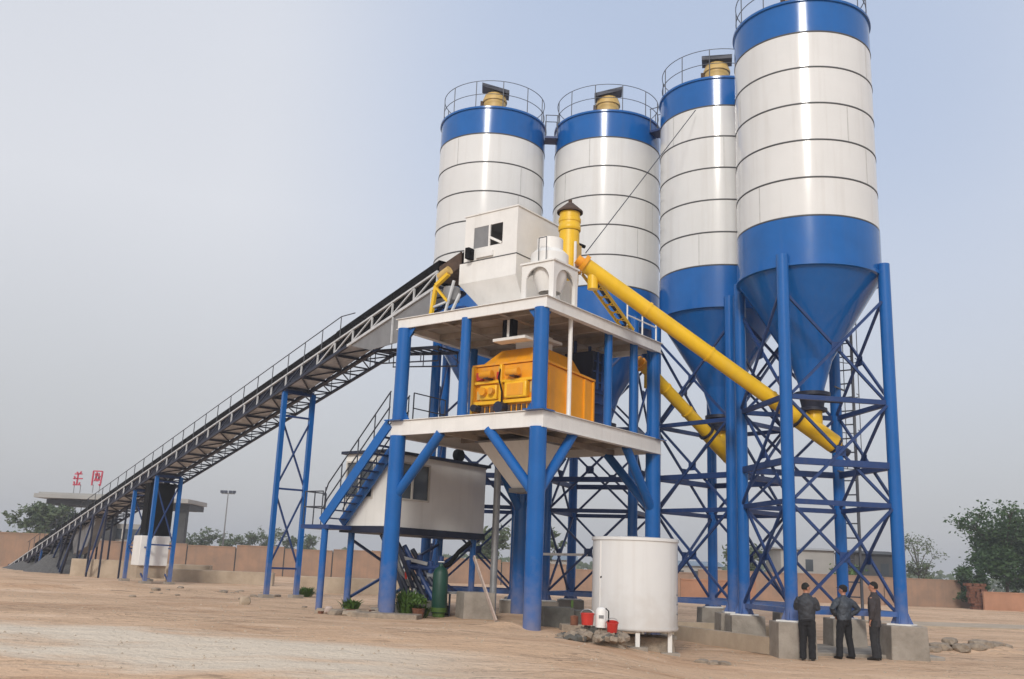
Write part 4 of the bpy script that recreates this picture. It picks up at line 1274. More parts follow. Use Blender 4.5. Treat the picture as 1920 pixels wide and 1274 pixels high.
# leaning plank, grey pipe, white bar
pk = MB().beam((-0.85, 28.5, 2.15), (-0.13, 27.45, tz(-0.13, 27.45)), 0.13, 0.04, (1, 0.3, 0)).build('leaning_plank', M['plank'])
tag(pk, 'pale wooden plank leaning behind the tower, right of the green cylinder', 'plank')
gpo = MB().tube((-0.28, 31.0, 5.3), (-0.28, 31.0, tz(-0.28, 31)), 0.11, n=16).build('grey_pipe', M['galv'])
tag(gpo, 'light grey vertical pipe right of the control cabin', 'pipe')
wbr = MB().beam((1.1, 33.0, 2.36), (3.0, 33.0, 2.40), 0.07, 0.08).build('white_bar', M['white2'])
tag(wbr, 'thin white horizontal bar tied between silo legs behind the tower', 'bar')

# green gas cylinder
gc_s = 0.88
gc = thing('green_cylinder', 'tall dark green steel cylinder standing under the cabin', 'cylinder', (-1.78, 28.6, tz(-1.78, 28.6) + 0.12))
MB().lathe([(0, 0), (0.24, 0), (0.25, 0.03), (0.25, 1.22), (0.2, 1.38), (0.08, 1.46), (0.06, 1.55), (0, 1.56)], 28).build('body', M['green'], gc)
MB().lathe([(0.0, -0.14), (0.2, -0.14), (0.2, -0.002), (0.0, -0.001)], 20).build('stand', M['leaf_plant'], gc)
MB().lathe([(0.255, 0.02), (0.262, 0.02), (0.262, 0.16), (0.255, 0.16)], 28).build('band', M['leaf_plant'], gc)
MB().tube((-0.1, 0, 1.6), (0.1, 0, 1.6), 0.03, n=8).build('valve', M['galv'], gc)

gc.scale = (gc_s, gc_s, gc_s)
# blue pump skid under the cabin
ps = thing('pump_skid', 'dark blue skid of pumps and pipes under the control cabin', 'pump skid', (-2.35, 29.6, tz(-2.35, 29.6)), R(20))
MB().box(-0.75, 0.75, -0.35, 0.35, 0.0, 0.28).build('base', M['concrete_d'], ps)
MB().box(-0.7, 0.7, -0.3, 0.3, 0.282, 0.36).build('frame', M['blue_dark'], ps)
for k, x in enumerate((-0.5, -0.16, 0.18, 0.5)):
    MB().tube((x, -0.05, 0.36), (x, -0.05, 1.55 + 0.15 * (k % 2)), 0.085, n=14).build('riser_pipe', M['blue_dark'], ps)
    MB().tube((x - 0.12, -0.05, 0.9 + 0.1 * k), (x + 0.12, -0.05, 0.9 + 0.1 * k), 0.12, n=14).build('flange', M['galv'], ps)
MB().tube((-0.68, -0.05, 1.35), (0.68, -0.05, 1.35), 0.09, n=14).build('header_pipe', M['blue_dark'], ps)
MB().tube((-0.68, -0.18, 0.62), (0.68, -0.18, 0.62), 0.07, n=14).build('header_pipe', M['blue_dark'], ps)
MB().path([(0.5, -0.1, 1.35), (0.75, -0.15, 1.5), (1.0, -0.2, 1.85), (1.35, -0.2, 2.15)], 0.07, 12).build('delivery_hose', M['black'], ps)
MB().path([(-0.5, -0.1, 0.8), (-0.8, -0.2, 1.3), (-1.1, -0.3, 2.0)], 0.06, 12).build('delivery_hose', M['galv'], ps)
for a, b in (((-0.9, -0.3, 1.9), (-0.2, -0.3, 0.4)), ((-1.1, -0.2, 1.6), (-0.5, -0.3, 0.3))):
    MB().beam(a, b, 0.06, 0.1).build('slanted_pipe', M['navy'], ps)
MB().box(-0.62, -0.5, -0.2, -0.1, 1.0, 1.22).build('red_valve', M['red'], ps)

# bundle of slanted feed pipes under the cabin
fp = thing('pipe_bundle', 'bundle of dark slanted feed pipes behind the left tower column', 'pipes', (-3.3, 29.4, 0))
for k, (x, m_) in enumerate(((0.0, 'navy'), (0.22, 'galv'), (0.44, 'navy'), (0.66, 'blue_dark'), (0.9, 'navy'))):
    MB().tube((x - 0.35, 0.1 * k, 2.7 - 0.1 * k), (x + 0.75, 0.05 * k - 0.3, 0.72), 0.075, n=12).build('pipe', M[m_], fp)
for t_ in (0.3, 0.7):
    MB().beam((-0.5 + 1.1 * t_, -0.15, 2.75 - 2.0 * t_), (0.75 + 1.0 * t_, 0.05, 2.45 - 1.85 * t_), 0.06, 0.10).build('clamp', M['galv'], fp)
# junk on the ground around the tower foot
sk_ = boulder('white_sack', (-4.75, 27.6, tz(-4.75, 27.6) + 0.12), 0.13, 0.1, 0.12, 'plank', 'small white sack lying by the stair post', 'sack', None, 0.4, 201)
pt_ = thing('potted_plant', 'round green plant in a brown pot right of the left column', 'plant', (-2.25, 27.25, tz(-2.25, 27.25)))
MB().lathe([(0, 0), (0.13, 0), (0.18, 0.26), (0.15, 0.26), (0.0, 0.22)], 18).build('pot', M['brick'], pt_)
rr_ = random.Random(31)
pl_ = MB()
for i in range(240):
    a, b = rr_.uniform(0, 6.28), rr_.uniform(0.1, 1.5)
    c = Vector((math.cos(a) * math.sin(b), math.sin(a) * math.sin(b), math.cos(b))) * rr_.uniform(0.12, 0.27) + Vector((0, 0, 0.36))
    u_ = Vector((rr_.gauss(0, 1), rr_.gauss(0, 1), rr_.gauss(0, 1))).normalized() * 0.06
    v_ = u_.cross(Vector((rr_.gauss(0, 1), rr_.gauss(0, 1), rr_.gauss(0, 1)))).normalized() * 0.03
    pl_.add([c - u_, c + v_, c + u_, c - v_], [(0, 1, 2, 3)])
pl_.build('leaves', M['leaf_plant'], pt_, smooth=0)
bs_ = thing('brick_row', 'row of loose red and grey bricks between the stair post and left column', 'bricks', (-4.2, 28.0, tz(-4.2, 28.0)))
for i in range(16):
    o = MB().box(-0.12, 0.12, -0.06, 0.06, 0, 0.07).build('brick', M['brick'] if i % 3 == 0 else M['rubble'], bs_, loc=((i % 8) * 0.2 - 0.8 + rr_.uniform(-0.06, 0.06), rr_.uniform(-0.2, 0.2), 0.072 * (i // 8)), rz=rr_.uniform(0, 3))
tb_ = MB().box(-0.55, 0.55, -0.3, 0.3, 0, 0.42).build('dark_crate', M['concrete_d'], loc=(-2.3, 28.95, tz(-2.3, 28.95)), rz=0.2, bevel=0.02)
tag(tb_, 'dark low crate behind the weeds at the left column', 'crate')
wf_ = thing('work_table', 'low steel table between the green cylinder and the leaning plank', 'table', (-1.15, 29.3, tz(-1.15, 29.3)), 0.3)
MB().box(-0.5, 0.5, -0.3, 0.3, 0.62, 0.68).build('table_top', M['galv'], wf_)
for x in (-0.45, 0.45):
    for y in (-0.25, 0.25):
        MB().box(x - 0.025, x + 0.025, y - 0.025, y + 0.025, 0, 0.619).build('leg', M['navy'], wf_)
# weeds
def weed(x, y, n, hh_, spread, label, seed):
    rnd = random.Random(seed)
    root = thing('weed_plant', label, 'plant', (x, y, tz(x, y)))
    lf = MB()
    for i in range(n):
        a = rnd.uniform(0, 6.28)
        rad = rnd.uniform(0.0, spread * 0.5)
        b = Vector((rad * math.cos(a), rad * math.sin(a), 0))
        h = hh_ * rnd.uniform(0.45, 1.0)
        lean = Vector((math.cos(a), math.sin(a), 0)) * spread * rnd.uniform(0.2, 0.9)
        side = Vector((-math.sin(a), math.cos(a), 0)) * rnd.uniform(0.02, 0.045)
        m_ = b + lean * 0.45 + Vector((0, 0, h * 0.7))
        t_ = b + lean + Vector((0, 0, h * rnd.uniform(0.7, 1.0)))
        lf.add([b - side * 0.3, b + side * 0.3, m_ + side, m_ - side, t_], [(0, 1, 2, 3), (3, 2, 4)])
    lf.build('leaves', M['leaf_plant'], root, smooth=0)
    st_ = MB()
    for i in range(5):
        a = rnd.uniform(0, 6.28)
        st_.tube((0, 0, 0), (0.3 * spread * math.cos(a), 0.3 * spread * math.sin(a), hh_ * 0.8), 0.008, n=5)
    st_.build('stems', M['leaf_plant'], root)
weed(-2.62, 27.9, 260, 0.85, 0.42, 'bright green leafy weed just right of the left tower column', 1)
weed(-2.2, 27.7, 130, 0.4, 0.35, 'low green weed clump between the left column and the green cylinder', 2)
weed(-4.3, 28.7, 120, 0.5, 0.4, 'yellowish green weed clump behind the stair post', 3)
weed(-7.7, 39.2, 160, 0.45, 0.5, 'dry weed tuft between the legs of the tall trestle', 4)

# ------------------------------------------------------------------ heap at the conveyor foot, low kerbs, stones
def heap(name, x, y, rx, ry, h, m_, label, cat, seed, rz=0):
    b = MB()
    n, m = 36, 10
    vs = [(0, 0, h)]
    fs = []
    for k in range(1, m + 1):
        for i in range(n):
            t = 2 * math.pi * i / n
            q = k / m
            wv = 1 + 0.25 * noise.noise(Vector((math.cos(t) * 1.5, math.sin(t) * 1.5, seed)))
            zz = h * (1 - q) ** 1.15 + 0.12 * h * noise.noise(Vector((q * 6 * math.cos(t), q * 6 * math.sin(t), seed * 3))) * (1 - q)
            vs.append((rx * q * wv * math.cos(t), ry * q * wv * math.sin(t), zz - 0.08 * q))
    for i in range(n):
        fs.append((0, 1 + i, 1 + (i + 1) % n))
    for k in range(m - 1):
        for i in range(n):
            j = (i + 1) % n
            fs.append((1 + k * n + i, 1 + (k + 1) * n + i, 1 + (k + 1) * n + j, 1 + k * n + j))
    b.add(vs, fs)
    o = b.build(name, M[m_], loc=(x, y, tz(x, y)), rz=rz, smooth=60)
    return tag(o, label, cat)
p = G(46.2, 0.7)
heap('gravel_heap', p.x, p.y, 5.4, 1.9, 1.0, 'gravel', 'dark grey gravel heap around the lower end of the conveyor', 'gravel heap', 4, math.atan2(CD.y, CD.x))
p = G(39.5, 0.9)
heap('gravel_heap', p.x, p.y, 4.6, 2.2, 2.0, 'gravel', 'second grey gravel heap under the conveyor struts', 'gravel heap', 9, math.atan2(CD.y, CD.x))
for (x, y, lx, h, label) in ((-22.3, 56.5, 2.2, 1.0, 'short pale concrete kerb wall left of the low trestle'),
                              (-18.4, 55.5, 2.2, 0.9, 'pale concrete kerb wall behind the low trestle'),
                              (-15.0, 53.0, 2.9, 0.65, 'long low tan kerb wall right of the low trestle'),
                              (-7.0, 45.0, 2.4, 0.7, 'low pale kerb wall behind the tall trestle')):
    o = MB().box(-lx, lx, -0.2, 0.2, -0.3, h).build('kerb_wall', M['kerb'], loc=(x, y, tz(x, y)), rz=R(-4), bevel=0.03)
    tag(o, label, 'low wall')
rr = random.Random(11)
for i in range(34):
    x = rr.uniform(-13, -8) if i < 20 else rr.uniform(-6.5, 5)
    y = (rr.uniform(33, 43) if i < 20 else rr.uniform(27, 31))
    if -1 < x < 5 and i >= 20: y = rr.uniform(21.5, 23.3) if x > 1 else rr.uniform(25.5, 27)
    s_ = rr.uniform(0.05, 0.16)
    boulder('loose_stone', (x, y, tz(x, y) + s_ * 0.15), s_ * 1.3, s_, s_ * 0.6, 'rubble', 'loose tan stone lying on the dusty yard', 'stone', 'loose stones scattered over the yard', rr.uniform(0, 6), 40 + i)
boulder('curled_slab', (-7.9, 30.9, tz(-7.9, 30.9) + 0.1), 0.2, 0.1, 0.2, 'kerb', 'pale upturned stone slab standing left of the tall trestle foot', 'stone', None, 0.5, 99)
# muddy bank at right with broken concrete
for i in range(9):
    x, y = 12.5 + 0.31 * i + rr.uniform(-0.1, 0.1), 28.9 + rr.uniform(-0.15, 0.5) + 0.1 * i
    s_ = rr.uniform(0.14, 0.3)
    boulder('mud_lump', (x, y, tz(x, y) + 0.05), s_ * 1.3, s_, s_ * 0.6, 'rubble', 'lump of dried mud in the bank right of the nearest silo', 'mud lump', 'mud lumps in the right bank', rr.uniform(0, 6), 70 + i)
# concrete path slab far right
pth = MB().box(0, 22, -2.2, 2.2, -0.1, 0.05).build('path', M['kerb'], loc=(17.5, 46.5, 0.02), rz=R(10))
tag(pth, 'pale concrete path at right behind the silos', 'path', kind='structure')

# pebbles over the whole yard
pb = MB()
rr = random.Random(5)
for i in range(5200):
    y = 9 + 36 * rr.random() ** 1.6
    x = rr.uniform(-0.62, 0.62) * (y + 3)
    s_ = 0.010 + 0.035 * rr.random() ** 3
    z = tz(x, y)
    a = rr.uniform(0, 6.28)
    ca_, sa_ = math.cos(a), math.sin(a)
    q = [(1, 0, 0), (0, 0.8, 0), (-0.9, 0.1, 0), (0.1, -0.9, 0), (0.1, 0.1, 0.7), (0, 0, -0.3)]
    pb.add([(x + s_ * (u * ca_ - v * sa_), y + s_ * (u * sa_ + v * ca_), z + s_ * w) for u, v, w in q], [(0, 1, 4), (1, 2, 4), (2, 3, 4), (3, 0, 4)])
tag(pb.build('pebbles', M['kerb'], smooth=0), 'small pebbles strewn over the bare earth', 'pebbles', kind='stuff')

# ------------------------------------------------------------------ background walls
def wall_run(p, q, h, m_, label, panel, name='boundary_wall', pillar=True):
    p, q = Vector((*p, 0)), Vector((*q, 0))
    d = q - p
    L_ = d.length
    d.normalize()
    root = thing(name, label, 'wall', (p.x, p.y, 0), math.atan2(d.y, d.x))
    n = max(1, round(L_ / panel))
    w_ = L_ / n
    for i in range(n):
        a = p + d * (w_ * (i + 0.5))
        z = tz(a.x, a.y)
        dh_ = 0.06 * math.sin(i * 2.7)
        MB().box(w_ * i + 0.05, w_ * (i + 1) - 0.05, -0.1, 0.1, z - 0.4, z + h + dh_).build('panel', M[m_], root)
        MB().box(w_ * i + 0.05, w_ * (i + 1) - 0.05, -0.14, 0.14, z + h + dh_ + 0.002, z + h + dh_ + 0.1).build('coping', M[m_], root)
        if pillar:
            MB().box(w_ * i - 0.05, w_ * i + 0.046, -0.07, 0.07, z - 0.4, z + h - 0.1).build('joint_post', M['shed_dark'], root)
    return root
wall_run((-52, 76), (-33.5, 75.5), 2.45, 'mud_wall', 'brown plastered boundary wall at the far left edge', 9)
wall_run((-33, 79), (-6, 80), 2.15, 'mud_wall', 'long brown panelled boundary wall behind the conveyor', 3.9)
wall_run((-5.5, 81), (16, 83), 1.9, 'mud_wall', 'brown boundary wall seen between the tower legs', 5)
wall_run((16.3, 83), (40.4, 85), 2.25, 'mud_wall', 'plain brown boundary wall behind the nearest silo', 8, pillar=False)
wall_run((12.5, 70), (18.0, 70.5), 1.45, 'pink_wall', 'short orange pink wall seen right of the water tank', 5.5, pillar=False)
wall_run((38.9, 80.5), (70, 83), 1.35, 'pink_wall', 'low orange pink wall below the big tree at right', 31, pillar=False)
be = thing('broken_wall_end', 'broken red brick end of the brown wall by the big tree', 'wall', (39.2, 81.5, 0))
rr = random.Random(8)
for i in range(9):
    for j in range(3):
        s_ = rr.uniform(-0.12, 0.12)
        MB().box(-0.24, 0.24, -0.3, 0.3, 0, 0.22).build('brick', M['brick'], be, loc=(j * 0.5 - 0.5 + s_ - 0.05 * i, rr.uniform(-0.05, 0.05), 0.232 * i), bevel=0.02)

# ------------------------------------------------------------------ gate building far left with red rooftop characters
gbz = thing('gate_building', 'distant grey gate building with flat overhanging roof behind the conveyor', 'building', (-46.9, 121, 0))
MB().box(-9.2, 9.2, -4.5, 3, 7.8, 8.3).build('roof_slab', M['roof'], gbz, bevel=0.03)
MB().box(-8.9, 0.5, -4.0, 3, 8.302, 8.5).build('upper_roof', M['roof'], gbz)
MB().box(-8.2, 9.0, -3.2, 2.5, 7.1, 7.748).build('ceiling_beam', M['shed_dark'], gbz)
for x, w_ in ((-6.4, 0.55), (-0.5, 0.5), (4.2, 0.5), (8.0, 0.5)):
    MB().box(x - w_, x + w_, -2.6, -1.6, 0, 7.098).build('column', M['shed_dark'], gbz)
MB().box(-5.8, 3.5, -1.2, 2.2, 0, 5.2).build('gatehouse', M['roof'], gbz)
MB().box(-8.6, -6.0, -2.0, 1.0, 5.9, 6.3).build('side_canopy', M['roof'], gbz)
MB().box(-5.9, 3.6, -1.35, -1.202, 3.4, 4.6).build('dark_window', M['glass'], gbz)
for k in range(3):
    MB().box(-5.2 + 2.9 * k, -5.0 + 2.9 * k, -1.42, -1.352, 3.4, 4.6).build('mullion', M['frame'], gbz)

def glyph(strokes, x, z, s_, label, sx=0.72):
    root = thing('rooftop_character', label, 'sign', (x, 117.2, z), group='red rooftop characters')
    for (a, b, c, d_) in strokes:
        MB().beam((a * s_ * sx, 0, b * s_), (c * s_ * sx, 0, d_ * s_), 0.14, 0.2, (0, 1, 0)).build('stroke', M['red_sign'], root)
    for q in (0.15, 0.8):
        MB().beam((q * s_ * sx, 0.15, -0.9), (q * s_ * sx, 0.15, 0.1), 0.07, 0.07).build('sign_post', M['grey'], root)
glyph([(0.3, 1.0, 0.42, 0.9), (0.75, 1.05, 0.6, 0.88), (0.1, 0.85, 0.85, 0.87), (0.0, 0.5, 0.95, 0.53), (0.05, 0.05, 0.8, 0.07), (0.45, 0.87, 0.42, 0.07), (0.2, 0.5, 0.08, 0.68), (0.2, 0.07, 0.1, 0.3), (0.65, 0.1, 0.72, 0.25)], -52.0, 9.4, 1.62, 'left red rooftop character with three horizontal strokes')
glyph([(0.05, 1.02, 0.05, 0.0), (0.05, 1.02, 0.95, 1.02), (0.95, 1.02, 0.88, 0.0), (0.88, 0.0, 0.72, 0.08), (0.28, 0.85, 0.5, 0.3), (0.5, 0.85, 0.25, 0.3), (0.6, 0.88, 0.72, 0.35), (0.75, 0.7, 0.55, 0.3), (0.4, 0.95, 0.45, 0.75)], -49.75, 9.5, 1.68, 'right red rooftop character shaped like a frame with crossed strokes')

# floodlight mast
fm = thing('floodlight_mast', 'thin floodlight mast on the horizon right of the gate building', 'light mast', (-36.9, 130, 0))
MB().tube((0, 0, 0), (0, 0, 10.0), 0.12, 0.07, n=10).build('pole', M['grey'], fm)
MB().box(-0.9, 0.9, -0.05, 0.05, 9.9, 10.02).build('crossarm', M['grey'], fm)
for x in (-0.8, -0.3, 0.3, 0.8):
    MB().box(x - 0.2, x + 0.2, -0.25, 0.05, 10.03, 10.35).build('floodlight', M['navy'], fm)

# sheds behind the right wall
def shed(x0, x1, y, h, m_, rm, label, pitch=0.4):
    root = thing('shed', label, 'shed', ((x0 + x1) / 2, y, 0))
    w_ = (x1 - x0) / 2
    MB().box(-w_, w_, -3, 3, -0.2, h).build('wall', M[m_], root)
    MB().prism([(-w_ - 0.3, -3.4, h + 0.002), (-w_ - 0.3, 0, h + pitch), (-w_ - 0.3, 3.4, h + 0.002)], (2 * w_ + 0.6, 0, 0)).build('roof', M[rm], root)
    for k in range(int(w_)):
        MB().box(-w_ + 1 + 2 * k - 0.4, -w_ + 1 + 2 * k + 0.4, -3.05, -3.002, h * 0.55, h * 0.8).build('window', M['glass'], root)
    return root
shed(35.6, 40.0, 103, 4.6, 'shed_dark', 'shed_dark', 'dark grey shed behind the wall, seen through the nearest silo legs')
shed(29.5, 35.2, 108, 4.9, 'roof', 'roof', 'pale flat shed behind the wall left of the dark shed', 0.3)
shed(18.5, 26.5, 123, 2.9, 'roof', 'blue_roof', 'low distant shed with blue grey roof right of the water tank', 0.6)
shed(3.0, 9.0, 125, 3.0, 'roof', 'blue_roof', 'low distant shed with blue grey roof behind the tower', 0.6)

# ------------------------------------------------------------------ trees
def tree(name, x, y, h, r_, label, lm='leaf', seed=0, leaves=2600, leaf=0.16, sparse=0.0, spiky=0.3, trunk=0.3, group=None, base=0.0):
    rnd = random.Random(seed)
    root = thing(name, label, 'tree', (x, y, tz(x, y)), group=group)
    tb_ = MB()
    hb = h * trunk
    tb_.path([(0, 0, -0.2), (0.06, 0.02, hb * 0.5), (0.0, 0.05, hb), (0.05, 0, h * 0.75)], [0.028 * h, 0.024 * h, 0.018 * h, 0.006 * h], 9)
    tips = []
    nbr = 15
    for i in range(nbr):
        a = 6.28 * i / nbr + rnd.uniform(-0.3, 0.3)
        el_ = rnd.uniform(0.1, 1.25)
        ln = r_ * rnd.uniform(0.75, 1.1) * (1.0 if el_ < 0.8 else (h - hb) / r_ * 0.85)
        s0 = Vector((0, 0, hb + (h * 0.7 - hb) * rnd.uniform(0, 0.7)))
        e = s0 + Vector((math.cos(a) * math.cos(el_), math.sin(a) * math.cos(el_), math.sin(el_))) * ln
        if e.z > h: e.z = h - rnd.uniform(0, 0.1) * h
        mid = s0.lerp(e, 0.5) + Vector((0, 0, 0.06 * ln))
        tb_.path([s0, mid, e], [0.010 * h, 0.006 * h, 0.0015 * h], 6)
        tips.append((s0, mid, e))
        for j in range(3):
            b0 = mid.lerp(e, rnd.uniform(0, 0.8))
            e2 = b0 + Vector((rnd.uniform(-1, 1), rnd.uniform(-1, 1), rnd.uniform(-0.2, 1))).normalized() * ln * rnd.uniform(0.25, 0.5)
            e2.z = min(e2.z, h * 1.02)
            tb_.path([b0, b0.lerp(e2, 0.6) + Vector((0, 0, 0.02 * ln)), e2], [0.004 * h, 0.003 * h, 0.001 * h], 5)
            tips.append((b0, b0.lerp(e2, 0.5), e2))
    tb_.build('trunk', M['bark'], root)
    lf = MB()
    for i in range(leaves):
        s0, mid, e = tips[rnd.randrange(len(tips))]
        t = rnd.random() ** 0.6
        c = (s0.lerp(mid, t * 2) if t < 0.5 else mid.lerp(e, t * 2 - 1))
        if t < 0.25 and rnd.random() < 0.7: continue
        if spiky == 1 and c.z > h * 0.62 and rnd.random() < (c.z / h - 0.55) * 2.0: continue
        sp_ = r_ * 0.13 * (1 + sparse)
        c = c + Vector((rnd.gauss(0, sp_), rnd.gauss(0, sp_), rnd.gauss(0, sp_ * 0.8)))
        if c.z < base: c.z = base + rnd.random() * 0.5
        u_ = Vector((rnd.gauss(0, 1), rnd.gauss(0, 1), rnd.gauss(0, 0.6))).normalized()
        v_ = u_.cross(Vector((rnd.gauss(0, 1), rnd.gauss(0, 1), rnd.gauss(0, 1)))).normalized()
        s_ = leaf * rnd.uniform(0.6, 1.4)
        lf.add([c - u_ * s_, c + v_ * s_ * 0.45, c + u_ * s_, c - v_ * s_ * 0.45], [(0, 1, 2, 3)])
    lf.build('crown', M[lm], root, smooth=0)
    return root
tree('broadleaf_tree', 43.0, 84.5, 8.4, 2.9, 'large dark green spreading tree at the right edge behind the pink wall', 'leaf', 1, 24000, 0.17, 0.25, trunk=0.12, spiky=1)
tree('broadleaf_tree', 47.2, 86.0, 8.6, 2.9, 'second dark green tree cut by the right picture edge', 'leaf', 2, 18000, 0.17, 0.25, trunk=0.12, spiky=1)
tree('shrub', 39.6, 84.0, 3.3, 1.2, 'low dark bush left of the large tree at right', 'leaf', 12, 3500, 0.14, 0.3, trunk=0.1)
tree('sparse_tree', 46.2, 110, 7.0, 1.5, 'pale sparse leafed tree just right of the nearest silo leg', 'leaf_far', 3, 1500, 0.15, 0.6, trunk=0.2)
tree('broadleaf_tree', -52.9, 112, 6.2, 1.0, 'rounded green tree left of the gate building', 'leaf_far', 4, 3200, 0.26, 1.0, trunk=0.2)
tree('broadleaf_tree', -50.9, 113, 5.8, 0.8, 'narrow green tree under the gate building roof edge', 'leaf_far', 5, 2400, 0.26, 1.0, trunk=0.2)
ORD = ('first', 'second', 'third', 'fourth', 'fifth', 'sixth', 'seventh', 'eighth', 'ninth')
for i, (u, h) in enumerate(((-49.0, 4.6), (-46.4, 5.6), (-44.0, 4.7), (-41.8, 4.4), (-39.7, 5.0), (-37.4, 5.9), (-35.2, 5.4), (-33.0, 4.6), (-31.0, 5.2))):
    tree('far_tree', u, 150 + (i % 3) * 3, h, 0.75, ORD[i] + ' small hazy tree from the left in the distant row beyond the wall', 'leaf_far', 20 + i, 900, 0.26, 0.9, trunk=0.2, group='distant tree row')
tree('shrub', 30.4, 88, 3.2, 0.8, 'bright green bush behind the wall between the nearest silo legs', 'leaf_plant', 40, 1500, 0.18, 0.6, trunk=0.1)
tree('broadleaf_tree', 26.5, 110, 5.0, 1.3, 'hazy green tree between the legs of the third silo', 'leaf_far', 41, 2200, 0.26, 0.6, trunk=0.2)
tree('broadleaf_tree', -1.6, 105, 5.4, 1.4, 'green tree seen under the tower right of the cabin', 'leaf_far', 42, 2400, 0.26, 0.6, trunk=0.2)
tree('broadleaf_tree', 4.4, 108, 6.0, 0.8, 'narrow pointed tree seen between silo legs behind the tower', 'leaf_far', 43, 1800, 0.26, 0.6, trunk=0.2)
# far woods along the horizon: one mass
wd = MB()
rr = random.Random(77)
for i in range(9000):
    x = rr.uniform(-260, 260)
    y = rr.uniform(255, 275)
    hmax = 4.2 + 1.8 * noise.noise(Vector((x * 0.05, 0, 2))) + 1.2 * noise.noise(Vector((x * 0.25, 0, 5)))
    z = rr.random() ** 0.8 * hmax
    a = rr.uniform(0, 3.14)
    s_ = rr.uniform(0.5, 1.1)
    ca_, sa_ = math.cos(a) * s_, math.sin(a) * s_
    wd.add([(x - ca_, y - sa_, z), (x, y, z + s_ * 0.7), (x + ca_, y + sa_, z), (x, y, z - s_ * 0.7)], [(0, 1, 2, 3)])
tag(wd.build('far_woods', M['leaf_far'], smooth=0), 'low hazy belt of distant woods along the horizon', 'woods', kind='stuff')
hd_ = MB()
for i in range(2600):
    x = rr.uniform(-60, -40); y = rr.uniform(93, 96); z = rr.uniform(0.4, 3.3)
    a = rr.uniform(0, 3.14); s_ = rr.uniform(0.12, 0.28)
    ca_, sa_ = math.cos(a) * s_, math.sin(a) * s_
    hd_.add([(x - ca_, y - sa_, z), (x, y, z + s_ * 0.7), (x + ca_, y + sa_, z), (x, y, z - s_ * 0.7)], [(0, 1, 2, 3)])
hr = thing('hedge', 'green hedge behind the wall at the far left edge', 'hedge', (0, 0, 0))
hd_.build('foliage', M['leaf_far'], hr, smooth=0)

# ------------------------------------------------------------------ people
def limb(b, pts, rad, n=12, flat=1.0):
    b.path(pts, rad, n)

